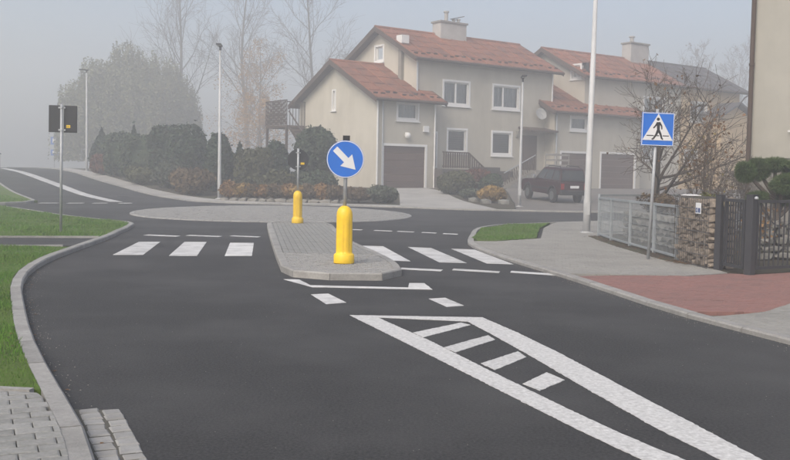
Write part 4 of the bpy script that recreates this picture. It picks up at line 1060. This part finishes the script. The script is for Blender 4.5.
# ------------------------------------------------------------------ parked car
def suv():
    t = thing('parked_car', 'dark maroon off-road car parked on the brown driveway before the garage doors', 'car', (8.35,46.8,0), 0)
    # local frame: +x = forward; length 4.25, width 1.78, height 1.66
    t.rotation_euler = (0, R(-3.2), math.atan2(.92,-.39)); t.location = (7.8,47.2,tz(7.8,47.2)+.07); t.scale = (.87, .90, 1.02)
    hw = .86
    low = [(-2.06,.50),(-2.10,.62),(-2.09,.98),(-2.02,1.03),(.62,1.05),(1.55,1.02),(2.02,.95),(2.10,.80),(2.10,.52),(1.85,.40),(-1.75,.40)]
    # wheel arches cut into the outline
    def arch(cx, r=.43):
        return [(cx+r*math.cos(a), .36+r*math.sin(a)) for a in np.linspace(R(5), R(175), 11)]
    outline = [(-2.06,.50),(-2.10,.62),(-2.09,.98),(-2.02,1.03),(.62,1.05),(1.55,1.02),(2.02,.95),(2.10,.80),(2.10,.45)]
    outline += arch(1.32)+arch(-1.28)+[(-1.9,.42)]
    mb = MB(); mb.prism(outline, lambda x, z: (x,-hw,z), lambda x, z: (x,hw,z)); body = bevel(mb.build('body', CARP, t), .035, 3)
    # cabin
    def cab(dx0=0, s=0): pass
    B_ = [(-2.0,1.032),(.62,1.052)]; Tp = [(-1.86,1.60),(-1.2,1.66),(-.1,1.66),(.10,1.60)]
    mb = MB(); q = hw-.03; r = hw-.17
    vs = [(-2.0,-q,1.032),(.66,-q,1.052),(.66,q,1.052),(-2.0,q,1.032),(-1.84,-r,1.62),(-.02,-r,1.62),(-.02,r,1.62),(-1.84,r,1.62),(-1.7,-r+.05,1.67),(-.2,-r+.05,1.67),(-.2,r-.05,1.67),(-1.7,r-.05,1.67)]
    mb.add(vs, [(0,1,5,4),(1,2,6,5),(2,3,7,6),(3,0,4,7),(4,5,9,8),(5,6,10,9),(6,7,11,10),(7,4,8,11),(8,9,10,11),(3,2,1,0)])
    bevel(mb.build('cabin', CARP, t), .025, 2)
    def side(y, f0, f1, name='side_window'):
        # quad on the cabin side between fractions
        for s in (-1, 1):
            mb = MB()
            def P(f, g): 
                x = (-2.0+2.66*f)*(1-g)+(-1.84+1.82*f)*g; yy = q*(1-g)+r*g; z = (1.032+.02*f)*(1-g)+1.62*g
                return (x, s*(yy+.012), z)
            a = [P(f0,.12),P(f1,.12),P(f1-.0,.88),P(f0,.88)]; b = [(p[0],p[1]-s*.02,p[2]) for p in a]
            mb.add(a+b, [(0,1,2,3),(7,6,5,4),(0,4,5,1),(1,5,6,2),(2,6,7,3),(3,7,4,0)]); mb.build(name, CARGLASS, t)
    side(0, .05, .30); side(0, .345, .62); side(0, .655, .93)
    mb = MB(); mb.add([(-2.012,-q+.1,1.10),(-2.012,q-.1,1.10),(-1.878,r-.05,1.56),(-1.878,-r+.05,1.56),(-1.98,-q+.1,1.10),(-1.98,q-.1,1.10),(-1.85,r-.05,1.56),(-1.85,-r+.05,1.56)], [(3,2,1,0),(4,5,6,7),(0,1,5,4),(1,2,6,5),(2,3,7,6),(3,0,4,7)]); mb.build('rear_window', CARGLASS, t)
    mb = MB(); mb.add([(.655,-q+.1,1.10),(.655,q-.1,1.10),(.04,r-.05,1.58),(.04,-r+.05,1.58),(.62,-q+.1,1.10),(.62,q-.1,1.10),(.0,r-.05,1.58),(.0,-r+.05,1.58)], [(0,1,2,3),(7,6,5,4),(0,4,5,1),(1,5,6,2),(2,6,7,3),(3,7,4,0)]); mb.build('windscreen', CARGLASS, t)
    for x0, x1, nm in ((-2.24,-2.03,'rear_bumper'),(2.03,2.24,'front_bumper')):
        mb = MB(); mb.box((x0,-.87,.42),(x1,.87,.64)); bevel(mb.build(nm, CARK, t), .04, 3)
    for cx in (1.32,-1.28):
        for s in (-1,1):
            mb = MB()
            prof = [(.17,-.10),(.30,-.11),(.345,-.08),(.355,0),(.345,.08),(.30,.11),(.17,.10)]
            mb.lathe(prof, 28); wh = mb.build('wheel', RUBBER, t, smooth=True); wh.location = (cx,s*.77,.355); wh.rotation_euler = (R(90),0,0)
            mb = MB(); mb.lathe([(.21,-.112),(.20,-.08),(.06,-.085),(.05,-.10)] if s > 0 else [(.05,.10),(.06,.085),(.20,.08),(.21,.112)], 24)
            for k in range(5):
                a = 2*math.pi*k/5; zz = -.10 if s > 0 else .10
                mb.bar((.05*math.cos(a),.05*math.sin(a),zz),(.19*math.cos(a),.19*math.sin(a),zz),.06,.03)
            mb.build('rim', RIM, wh)
            mb = MB(); pts = [(cx+.45*math.cos(a), s*.865, .36+.45*math.sin(a)) for a in np.linspace(R(2), R(178), 13)]; mb.tube(pts, .035, 6); mb.build('wheel_arch_trim', CARK, t)
    for s in (-1,1):
        mb = MB(); mb.box((-2.125,s*.62 if s > 0 else -.82,.68),(-2.06,.82 if s > 0 else -.62,.95)); bevel(mb.build('tail_light', LAMPRED, t), .015)
        mb = MB(); mb.box((2.06,.5 if s > 0 else -.78,.72),(2.12,.78 if s > 0 else -.5,.88)); bevel(mb.build('headlight', SIGNW, t), .015)
        mb = MB(); mb.box((.42,s*.88-.0 if s > 0 else -1.06,1.07),(.52,1.06 if s > 0 else -.88,1.24)); bevel(mb.build('wing_mirror', mat('mirror_silver', (.55,.56,.57), None, 3, .2, metal=.6) if s > 0 else CARK, t), .03)
        mb = MB(); mb.tube([(-1.6,s*.58,1.67),(-1.55,s*.58,1.74),(-.4,s*.58,1.74),(-.3,s*.58,1.67)], .018, 6); mb.build('roof_rail', CARK, t)
        mb = MB(); mb.box((-1.0,s*.862 if s > 0 else -.882,.60),(.9,.882 if s > 0 else -.862,.70)); mb.build('side_moulding', CARK, t)
        for x in (-.42, .5):
            mb = MB(); mb.box((x-.16,s*.862 if s > 0 else -.885,.90),(x,.885 if s > 0 else -.862,.935)); mb.build('door_handle', CARK, t)
    mb = MB(); mb.box((-2.112,-.30,.74),(-2.085,.24,.86)); mb.build('number_plate', SIGNW, t)
    mb = MB(); mb.bar((-2.04,-.1,1.12),(-2.02,.35,1.2),.02,.02); mb.build('rear_wiper', CARK, t)
suv()
#MARK_PLANTS
# ------------------------------------------------------------------ plants
def leafcloud(name, C, N, size, m, parent=None, loc=None, aspect=1.6, jitter=.9, r=rng):
    """C centres, N rough outward normals: one small diamond-shaped leaf per centre"""
    n = len(C); N = N + r.normal(0, jitter, (n, 3)); N /= np.linalg.norm(N, axis=1)[:, None]+1e-9
    A = np.cross(N, r.normal(0, 1, (n, 3))); A /= np.linalg.norm(A, axis=1)[:, None]+1e-9
    B = np.cross(N, A); s = size*r.uniform(.6, 1.4, n)[:, None]
    V = np.stack([C-A*s*aspect/2, C-B*s/2+N*s*.12, C+A*s*aspect/2, C+B*s/2+N*s*.12], 1).reshape(-1, 3)
    return link(name, npmesh(name, V, np.arange(4*n).reshape(-1, 4), m), parent, loc)
def blob_points(n, rx, ry, rz, r, rough=.14, lumps=9, zmin=-1.0, shape='ball'):
    D = r.normal(0, 1, (n, 3)); D /= np.linalg.norm(D, axis=1)[:, None]
    L = r.normal(0, 1, (lumps, 3)); L /= np.linalg.norm(L, axis=1)[:, None]; amp = r.uniform(-.6, 1, lumps)*rough
    k = 1+sum(a*np.exp(-((D-l)**2).sum(1)*4.0) for a, l in zip(amp, L))
    rad = k*np.where(r.uniform(0, 1, n) < .72, r.uniform(.90, 1.04, n), r.uniform(.55, .95, n)**.5)
    rad = np.where(r.uniform(0, 1, n) < .10, rad*r.uniform(1.03, 1.16, n), rad)
    P = D*rad[:, None]
    if shape == 'cone':
        h = (P[:, 2]+1)/2; f = np.clip(1.05-h**1.6, .05, 1); P[:, 0] *= f*1.25; P[:, 1] *= f*1.25
    if shape == 'box':
        P[:, :] = np.sign(P)*np.abs(P)**.62
    P *= np.array([rx, ry, rz]); return P, D
def core_mesh(name, rx, ry, rz, m, parent, loc, shape='ball', k=.72):
    bm = bmesh.new(); bmesh.ops.create_icosphere(bm, subdivisions=3, radius=1)
    for v in bm.verts:
        x, y, z = v.co
        if shape == 'cone':
            f = max(.05, min(1, 1.05-((z+1)/2)**1.6)); x *= f*1.25; y *= f*1.25
        if shape == 'box': x, y, z = [math.copysign(abs(q)**.62, q) for q in (x, y, z)]
        j = 1+random.uniform(-.07, .07)
        v.co = (x*rx*k*j, y*ry*k*j, z*rz*k*j)
    me = bpy.data.meshes.new(name); bm.to_mesh(me); bm.free(); me.materials.append(m); return link(name, me, parent, loc)
def shrub(name, label, cat, x, y, wd, h, m, shape='ball', n=2600, size=.13, z=None, group=None, rough=.16, stem=.12, dy=None, seed=0):
    r = np.random.default_rng(seed or int(abs(x*131+y*17+h*7)*10)); z0 = tz(x, y)+.05 if z is None else z
    t = thing(name, label, cat, (x, y, z0), 0, group)
    rx, ry, rz = wd/2, (dy or wd)/2, (h-stem)/2; loc = (0, 0, stem+rz)
    P, D = blob_points(n, rx, ry, rz, r, rough, shape=shape)
    leafcloud('foliage', P, D, size, m, t, loc, r=r)
    core_mesh('inner_growth', rx, ry, rz, m, t, loc, shape)
    mb = MB()
    for k in range(3): mb.tube([(random.uniform(-.05,.05)*wd, random.uniform(-.05,.05), -.1), (random.uniform(-.12,.12)*wd, random.uniform(-.1,.1)*wd, stem+rz*.8)], [.05*max(.6,min(wd,1.6)),.02], 6)
    mb.build('stem', BARK, t); return t
G1 = leaf('dark_conifer', (.024,.040,.022)); G2 = leaf('mid_conifer', (.034,.050,.026)); G3 = leaf('olive_shrub', (.055,.058,.026)); G4 = leaf('brown_shrub', (.085,.060,.032)); G5 = leaf('rust_shrub', (.17,.098,.038)); G6 = leaf('grey_green', (.055,.066,.045)); G7 = leaf('red_shrub', (.085,.035,.022)); GY = leaf('golden_leaf', (.21,.135,.042))
GP = leaf('pine_needle', (.050,.082,.024)); GW = leaf('willow_leaf', (.125,.125,.065)); GB = leaf('dry_leaf', (.115,.062,.026)); GYL = leaf('yellowing_leaf', (.16,.125,.03))
HG = 'garden shrubs beyond the roundabout'
shrub('conifer', 'dark cone shaped conifer at the far end of the shrub row', 'conifer', -20.4, 66, 1.5, 3.0, G1, 'cone', group=HG)
shrub('hedge', 'uneven tall hedge beside the far cone shaped conifer', 'hedge', -17.7, 61, 1.9, 2.7, G2, 'box', group=HG, rough=.3)
shrub('hedge', 'broad dark hedge left of the two domed shrubs', 'hedge', -15.3, 57.5, 2.4, 2.75, G2, 'box', group=HG, rough=.35)
shrub('conifer', 'slim pointed conifer rising from the hedge left of the domed shrubs', 'conifer', -16.4, 59.5, 1.1, 3.2, G1, 'cone', n=1600, group=HG)
shrub('domed_shrub', 'left one of the two big domed dark shrubs', 'shrub', -13.25, 55.6, 2.1, 3.35, G1, 'box', n=4200, group=HG)
shrub('domed_shrub', 'right one of the two big domed dark shrubs, nearer and rounder', 'shrub', -11.75, 53.6, 2.25, 3.35, G1, 'ball', n=4200, group=HG, rough=.1)
shrub('thuja', 'tall narrow thuja directly behind the lamp post by the flower bed', 'thuja', -9.25, 49.6, 1.35, 3.05, G1, 'ball', n=3000, group=HG)
shrub('conifer', 'small spiky conifer just right of the tall thuja', 'conifer', -8.3, 50.5, .95, 2.5, G2, 'cone', n=1500, group=HG)
shrub('hedge', 'dense rough hedge between the small conifer and the rounded yew', 'hedge', -7.35, 49.2, 1.8, 2.25, G3, 'box', n=3600, group=HG, rough=.3)
shrub('yew', 'dark rounded column yew left of the balcony stair', 'yew', -6.25, 49.6, 1.35, 2.65, G1, 'ball', n=3200, group=HG, rough=.1)
shrub('hedge', 'dark hedge behind the domed shrubs and the thuja', 'hedge', -10.4, 54, 3.0, 2.0, G2, 'box', n=2600, group=HG, rough=.35, dy=1.2)
shrub('low_shrub', 'low brownish shrub in front of the domed shrubs', 'shrub', -9.9, 47.2, 1.8, 1.25, G4, n=2200, size=.11, group=HG, rough=.45)
shrub('low_shrub', 'low olive shrub at the pavement below the broad hedge', 'shrub', -14.4, 54.0, 1.6, .95, G3, n=1600, size=.12, group=HG, rough=.4)
shrub('low_shrub', 'grey green upright shrub in front of the left domed shrub', 'shrub', -12.3, 51.5, 1.2, 1.5, G6, n=1800, size=.11, group=HG, rough=.4)
shrub('low_shrub', 'low brown shrub before the right domed shrub', 'shrub', -10.9, 49.3, 1.7, 1.2, G4, n=1800, size=.11, group=HG, rough=.4)
shrub('red_shrub', 'dull red shrub below the far cone shaped conifer', 'shrub', -19.2, 62.6, 1.5, 1.35, G7, 'box', n=1600, group=HG, rough=.3)
shrub('low_shrub', 'low green shrub left below the globe spruce', 'shrub', -5.6, 46.6, 1.7, 1.25, G3, n=2200, size=.11, group=HG, rough=.4)
shrub('low_shrub', 'low dark shrub under the globe spruce', 'shrub', -3.85, 46.6, 1.9, 1.3, G2, n=2400, size=.11, group=HG, rough=.4)
sp = shrub('globe_spruce', 'large globe shaped spruce on a short trunk before the cream gable', 'spruce', -4.1, 49, 2.2, 3.45, G2, 'ball', n=7000, size=.12, rough=.12, stem=1.1)
shrub('spruce_skirt', 'broad lower spruce growing at the foot of the globe spruce', 'spruce', -4.4, 49.9, 2.1, 1.9, G2, 'cone', n=2500, size=.13, stem=.1, group=HG)
# flower bed: orange brown low plants
for i in range(11):
    x = -7.6+i*.53; m = [G5, GY, G4, G5, G4, G5, GY, G4, G5, G4, G4][i]
    shrub('bed_plant', ['rusty orange', 'golden', 'dull brown'][[G5, GY, G4].index(m)]+' low plant in the stone edged flower bed, '+['first', 'second', 'third', 'fourth', 'fifth', 'sixth', 'seventh', 'eighth', 'ninth', 'tenth', 'eleventh'][i]+' from the lamp post',
          'bed plant', x, 43.35+.10*random.random()-.165*(x+7.9)*0-.17*(i*.53)*.55, .85, .72, m, n=900, size=.085, group='plants in the flower bed', rough=.5, stem=.18)
shrub('lavender', 'grey green lavender mound at the end of the flower bed by the driveway', 'lavender', -.55, 43.0, 1.3, .72, G6, n=1800, size=.09, rough=.4)
shrub('lavender', 'brownish lavender mound next to the grey green one', 'lavender', -1.65, 43.0, 1.2, .62, G4, n=1500, size=.09, rough=.4)
shrub('rockery_shrub', 'broad dark shrub at the right side of the driveway below the terrace', 'shrub', 3.1, 50.5, 1.9, 1.15, G3, n=2200, size=.11, rough=.45, group='rockery plants')
shrub('rockery_shrub', 'reddish brown shrub below the railing steps', 'shrub', 4.3, 52, 1.9, 1.3, G7, n=2000, size=.11, rough=.45, group='rockery plants')
shrub('rockery_shrub', 'golden orange low plant beside the short lamp post', 'shrub', 4.55, 45, 1.35, .78, GY, n=1700, size=.09, rough=.5, group='rockery plants')
shrub('rockery_shrub', 'dark green mound behind the golden orange plant', 'shrub', 5.1, 51, 1.1, 1.05, G2, n=1500, size=.1, rough=.4, group='rockery plants')
shrub('rockery_shrub', 'small grey green plant at the driveway edge', 'shrub', 3.7, 47.5, 1.0, .5, G6, n=900, size=.09, rough=.5, group='rockery plants')
rk = []
for s in range(5): me = rock(1, 1, 1, 300+s); me.materials.append(DRYST); rk.append(me)
ROCKPOS = [(3.75,45.6,'left'),(4.2,44.2,'middle front'),(5.0,43.9,'right')]
for i, (x, y, wq) in enumerate(ROCKPOS):
    o = link('boulder', rk[i], None, (x, y, tz(x, y)+.12)); o.scale = (.6, .45, .4); tag(o, wq+' grey boulder at the edge of the rockery before the golden plant', 'boulder', 'rockery boulders')

def limb(mb, p, d, L, r0, r1, r, segs=5, wob=.12, up=.05, n=5):
    pts = [p]; dirs = []
    for i in range(segs):
        d = (d+Vector((r.gauss(0, wob), r.gauss(0, wob), r.gauss(0, wob)+up))).normalized(); p = p+d*(L/segs); pts.append(p); dirs.append(d)
    mb.tube(pts, [r0+(r1-r0)*i/segs for i in range(segs+1)], n, cap=False); return pts, dirs
def bare_tree(name, label, x, y, h, spread, seed, r0=.16, m=BARKP, levels=(16, 9, 6), up=.10, ang=(28, 50), twig=.007, group=None, cat='bare tree', leaves=None, trunkfrac=.95, z=None, start=.18, lean=(0, 0)):
    r = random.Random(seed); t = thing(name, label, cat, (x, y, tz(x, y) if z is None else z), 0, group)
    tr = MB(); pts, dirs = limb(tr, Vector((0, 0, -.2)), Vector((lean[0], lean[1], 1)).normalized(), h*trunkfrac, r0, r0*.12, r, 10, .04, .05, 8); tr.build('trunk', m, t)
    br = MB(); ends = []
    def child(pts, dirs, f, L, rr, a, wob, u, segs, n):
        i = min(int(f*(len(pts)-1)), len(pts)-2); q = pts[i].lerp(pts[i+1], f*(len(pts)-1)-i); d = dirs[i]
        ax = d.orthogonal().normalized(); ax.rotate(Matrix.Rotation(r.uniform(0, 6.283), 3, d)); e = d.copy(); e.rotate(Matrix.Rotation(R(a), 3, ax))
        return limb(br, q, e, L, rr, twig*.8, r, segs, wob, u, n)
    for i in range(levels[0]):
        f = start+(1-start)*(i+r.random())/levels[0]
        L1 = spread*(1.15-f*.75)*r.uniform(.75, 1.2)
        p1, d1 = child(pts, dirs, min(f, .97), L1, max(twig*1.5, r0*.42*(1.1-f)), r.uniform(*ang), .10, up, 6, 5)
        for j in range(levels[1]):
            g = .2+.78*(j+r.random())/levels[1]
            p2, d2 = child(p1, d1, min(g, .98), L1*.42*r.uniform(.6, 1.2)*(1.2-g*.6), max(twig, r0*.12*(1.1-f)), r.uniform(25, 55), .14, up*.7, 4, 4)
            for k in range(levels[2]):
                c = .15+.83*(k+r.random())/levels[2]
                p3, d3 = child(p2, d2, min(c, .98), L1*.2*r.uniform(.5, 1.3), twig, r.uniform(20, 55), .18, up*.5, 3, 3); ends.append(p3[-1]); ends.append(p3[1])
    br.build('branches', m, t)
    if leaves:
        lm, frac, size, droop = leaves; C = []
        for e in ends:
            for k in range(int(frac)+(r.random() < frac % 1)): C.append((e.x+r.gauss(0, .12), e.y+r.gauss(0, .12), e.z-r.random()*droop))
        if C: C = np.array(C); leafcloud('leaves', C, np.zeros_like(C), size, lm, t)
    return t, ends
TG = 'tall bare trees in the fog'
bare_tree('poplar_tree', 'tall bare tree in the fog standing behind the willow', -27.6, 125, 29, 11.5, 11, .34, levels=(22, 10, 6), twig=.015, group=TG)
bare_tree('poplar_tree', 'tall bare tree in the fog with yellow birch leaves at its foot', -19.3, 125, 30, 9.7, 12, .33, levels=(22, 10, 6), twig=.015, group=TG)
bare_tree('poplar_tree', 'tall bare tree in the fog just left of the cream house roof', -10.3, 120, 28, 9.2, 15, .30, levels=(20, 10, 6), twig=.015, group=TG)
bare_tree('birch_tree', 'yellow leaved drooping birch in the fog left of the cream house', -15.9, 110, 15.0, 6.0, 21, .2, levels=(18, 8, 5), ang=(35, 65), up=-.02, twig=.009, leaves=(leaf('birch_leaf', (.30,.17,.05)), 3.4, .11, 1.2), cat='birch tree')
bare_tree('birch_tree', 'low yellow birch in the fog right behind the tall thuja', -14.2, 100, 8.3, 4.0, 22, .14, levels=(16, 7, 5), ang=(35, 65), up=-.02, twig=.009, leaves=(leaf('birch_leaf', (.30,.17,.05)), 3.6, .11, 1.0), cat='birch tree')
bare_tree('distant_tree', 'faint bare tree in the fog behind the dark roof, right of the chimney', 45.5, 151, 21.5, 8, 31, .3, levels=(18, 8, 5), twig=.025, z=.8, group='faint trees beyond the terrace', leaves=(G4, .3, .16, .2))
bare_tree('distant_tree', 'faint bare tree in the fog beyond the right end of the dark roof', 54.5, 156, 22.5, 9, 32, .3, levels=(18, 8, 5), twig=.025, z=.8, group='faint trees beyond the terrace', leaves=(G4, .3, .16, .2))
bare_tree('distant_tree', 'faint bare tree in the fog right behind the twin chimney block', 38.5, 146, 18, 6.5, 33, .28, levels=(16, 8, 5), twig=.025, z=.8, group='faint trees beyond the terrace')
# willow: a heavy rounded crown of hanging shoots
def willow(x, y, h, wd, label):
    r = np.random.default_rng(5); t = thing('willow_tree', label, 'willow tree', (x, y, tz(x, y)))
    tr = MB(); rr = random.Random(4)
    pts, dirs = limb(tr, Vector((0,0,-.2)), Vector((0,0,1)), 5.5, .65, .48, rr, 5, .04, .02, 10)
    for k in range(9):
        a = 2*math.pi*k/9+rr.uniform(-.2,.2); limb(tr, pts[-1]-Vector((0,0,rr.uniform(0,1.2))), Vector((math.cos(a),math.sin(a),rr.uniform(.5,1.6))).normalized(), rr.uniform(.28,.36)*wd, .2, .04, rr, 7, .1, .06, 6)
    tr.build('trunk', BARK, t)
    n = 3000; D = r.normal(0, 1, (n, 3)); D[:, 2] = np.abs(D[:, 2])*.9+.02; D /= np.linalg.norm(D, axis=1)[:, None]
    lump = 1+.05*np.sin(D[:, 0]*5+1)*np.cos(D[:, 1]*4)+.07*np.sin(D[:, 0]*11+D[:, 2]*9)
    rad = r.uniform(.55, 1, n)**.4*lump
    S = np.stack([D[:, 0]*wd/2*rad, D[:, 1]*wd/2*rad, 4.2+D[:, 2]*(h-4.2)*rad+.001], 1)
    C = []
    for s in S:
        ln = min(s[2]-.8, r.uniform(2, 7.5)); k = int(ln/.16)
        z = np.arange(k)*.16; C.append(np.stack([s[0]+r.normal(0, .07, k)+.03*z*np.sign(s[0]), s[1]+r.normal(0, .07, k), s[2]-z+r.normal(0, .04, k)], 1))
    C = np.concatenate(C); leafcloud('hanging_foliage', C, np.tile([0, 0, .2], (len(C), 1)), .17, GW, t, aspect=1.9, r=r)
    return t
willow(-32.6, 117, 15.2, 17.8, 'big rounded willow fading in the fog left of the tall bare trees')

# bare ornamental tree behind the mesh fence
bare_tree('bare_fruit_tree', 'spreading bare tree with arching dark branches behind the mesh fence', 7.2, 26.6, 4.5, 3.3, 51, .18, m=BARK, levels=(16, 11, 6), ang=(38, 78), up=.06, twig=.0062, start=.28, trunkfrac=.8, leaves=(GB, .08, .06, .02))
shrub('red_shrub', 'rusty brown low shrub round the foot of the bare tree', 'shrub', 7.15, 25.6, 1.05, 1.12, G4, n=1100, size=.055, rough=.7, stem=.55)
# slender shrub with a few leaves left, by the gabion
tt, ends = bare_tree('leafy_shrub', 'slender shrub with sparse brown leaves rising behind the gabion', 6.45, 19.6, 3.05, 1.25, 61, .035, m=BARK, levels=(11, 6, 4), ang=(18, 42), up=.08, twig=.0035, start=.08, leaves=(GB, .40, .045, .03), cat='shrub')
for i, (dx, hh, sd) in enumerate(((-.25, 2.5, 62), (.3, 2.7, 63))):
    bare_tree('leafy_shrub', ['thin upright shrub left of the slender brown leaved one', 'thin shrub with yellowing leaves right of the slender brown leaved one'][i], 6.45+dx, 19.9+i*.3, hh, 1.0, sd, .025, m=BARK, levels=(8, 6, 4), ang=(18, 42), up=.08, twig=.0035, start=.1, leaves=([GB, GYL][i], .2, .042, .03), cat='shrub', group='thin shrubs behind the gabion')
shrub('garden_shrub', 'small yellow green shrub behind the top of the gabion', 'shrub', 6.15, 19.2, .7, 1.15, leaf('lime_shrub', (.08,.085,.02)), n=1200, size=.05, rough=.5, stem=.6, group='shrubs behind the fence')
bare_tree('garden_shrub', 'grey twiggy shrub between the gabion and the clipped pine', 8.0, 21.5, 2.0, 1.3, 71, .03, m=BARKP, levels=(14, 8, 5), ang=(25, 60), up=.05, twig=.004, start=.05, cat='shrub', group='shrubs behind the fence')
bare_tree('garden_shrub', 'brown leaved shrub behind the wicket gate', 6.35, 16.9, 1.25, .7, 72, .02, m=BARK, levels=(12, 7, 4), ang=(25, 60), up=.05, twig=.003, start=.05, leaves=(G5, .25, .05, .02), cat='shrub', group='shrubs behind the fence')
bare_tree('garden_shrub', 'dry tangled shrub behind the mesh fence near the bare tree', 8.6, 24.0, 1.8, 1.4, 73, .03, m=BARK, levels=(14, 8, 5), ang=(25, 65), up=.04, twig=.004, start=.05, leaves=(G4, .2, .06, .02), cat='shrub', group='shrubs behind the fence')
bare_tree('garden_shrub', 'tall bare twiggy bush at the corner of the pale house', 8.9, 27.5, 3.3, 2.0, 74, .05, m=BARKP, levels=(14, 8, 5), ang=(25, 60), up=.06, twig=.005, start=.08, cat='shrub', group='shrubs behind the fence')
# clipped pine with cloud-like pads
cp = thing('cloud_pine', 'dark green clipped pine with rounded pads behind the wide gate', 'pine tree', (7.3, 18.3, .05))
PADS = [(-.62,-.1,1.67,.15,.14),(-.30,.1,1.73,.15,.15),(-.02,.0,1.83,.22,.09),(.10,-.25,1.47,.23,.15),(-.34,.0,1.20,.15,.06),(.22,.1,1.16,.2,.07),(.52,.1,1.76,.26,.14),(.66,-.15,1.40,.24,.14)]
mb = MB(); mb.tube([(.1,.1,-.1),(.12,.08,.5),(.05,.05,1.0),(.15,.05,1.6)], [.10,.09,.07,.04], 8)
for (x, y, z, a, b) in PADS: mb.tube([(.08,.06,max(.4,z-.6)),(x*.6,y*.6,z-.22),(x,y,z)], [.045,.035,.02], 6)
mb.build('trunk', BARK, cp)
for i, (x, y, z, a, b) in enumerate(PADS):
    r = np.random.default_rng(900+i); n = 4200
    P, Dn = blob_points(n, a, a*.95, b, r, .3, 18)
    L = r.uniform(.05, .10, n)[:, None]; dv = Dn+r.normal(0, .45, (n, 3)); dv /= np.linalg.norm(dv, axis=1)[:, None]
    sv = np.cross(dv, r.normal(0, 1, (n, 3))); sv /= np.linalg.norm(sv, axis=1)[:, None]; sv *= .008
    V = np.stack([P-sv, P+sv, P+dv*L], 1).reshape(-1, 3)
    o = link('needle_pad', npmesh('needle_pad', V, np.arange(3*n).reshape(-1, 3), GP), cp, (x, y, z)); 
    core_mesh('pad_core', a, a*.95, b, GP, o, None, k=.68)
# fallen leaves
fl = MB(); r = random.Random(9)
def flat_leaf(x, y, z, s):
    a = r.uniform(0, 6.283); c, q = math.cos(a)*s, math.sin(a)*s
    fl.add([(x-c,y-q,z+.004),(x+q*.5,y-c*.5,z+.010),(x+c,y+q,z+.006),(x-q*.5,y+c*.5,z+.008)], [(0,1,2,3)])
for k in range(260):
    t_ = r.random(); i = min(int(t_*4), 3); f = t_*4-i; p, q = F0[i], F0[i+1]
    x = p[0]+(q[0]-p[0])*f-abs(r.gauss(0, .16))-.02; flat_leaf(x, p[1]+(q[1]-p[1])*f, .064, r.uniform(.015,.045))
for k in range(70): flat_leaf(5.25+r.gauss(0,.12), 17.3+r.gauss(0,.25), .066, r.uniform(.03,.06))
for k in range(90): 
    p = r.choice(PATHIN[:60]); flat_leaf(p[0]+.16+abs(r.gauss(0,.05)), p[1], .004, r.uniform(.01,.03))
for k in range(320): flat_leaf(r.uniform(-7,-2.6), r.uniform(6.4,16), .128, r.uniform(.014,.034))
fo = fl.build('fallen_leaves', GB, fix=False); stuff(fo)
# drop leaves that missed the verge
bm = bmesh.new(); bm.from_mesh(fo.data)
bad = [v for v in bm.verts if v.co.z > .11 and not inside(V1, v.co.x, v.co.y)]; bmesh.ops.delete(bm, geom=bad, context='VERTS'); bm.to_mesh(fo.data); bm.free()
# fine grit swept to the kerb
gr = MB(); r = random.Random(19); GR = mat('road_grit', (.30,.28,.25), (.20,.19,.17), 30, .95)
def fleck(x, y, z, s):
    gr.add([(x-s,y-s*.6,z),(x+s,y-s*.5,z),(x+r.uniform(-.3,.3)*s,y+s,z),(x,y,z+s*.7)], [(0,1,3),(1,2,3),(2,0,3)])
for k in range(350):
    p = r.choice([q for q in KERBF if q[1] < 15]); fleck(p[0]+.02+abs(r.gauss(0, .09)), p[1]+r.uniform(-.1,.1), .001, r.uniform(.0025,.008))
for k in range(350): fleck(r.uniform(-3.2, 3.6), r.uniform(5, 16), .001, r.uniform(.002,.005))
for k in range(600):
    p = r.choice([q for q in K2f if q[1] < 18]); fleck(p[0]-.02-abs(r.gauss(0, .09)), p[1]+r.uniform(-.1,.1), .001, r.uniform(.0025,.007))
stuff(gr.build('road_grit', GR, fix=False))
# bare earth strip at the foot of the fence
struct(drape('fence_strip', [(5.20,17.0),(5.03,17.9),(4.98,19.4),(4.93,21.2),(4.94,23.0),(5.02,24.6),(5.25,24.7),(5.22,23),(5.22,21.2),(5.27,19.4),(5.30,17.9),(5.33,17.0)], .066, SOIL, .5, skirt=.02))

# ------------------------------------------------------------------ haze
hz = MB(); hz.box((-260,-60,-1.7), (260,300,33)); hm = bpy.data.materials.new('haze'); hm.use_nodes = True; t = hm.node_tree
for n in list(t.nodes): t.nodes.remove(n)
o_ = t.nodes.new('ShaderNodeOutputMaterial'); pv = t.nodes.new('ShaderNodeVolumePrincipled'); pv.inputs['Color'].default_value = (.86,.875,.89,1); pv.inputs['Density'].default_value = FOG; pv.inputs['Anisotropy'].default_value = .2
t.links.new(pv.outputs[0], o_.inputs['Volume']); hob = hz.build('haze', hm); stuff(hob)
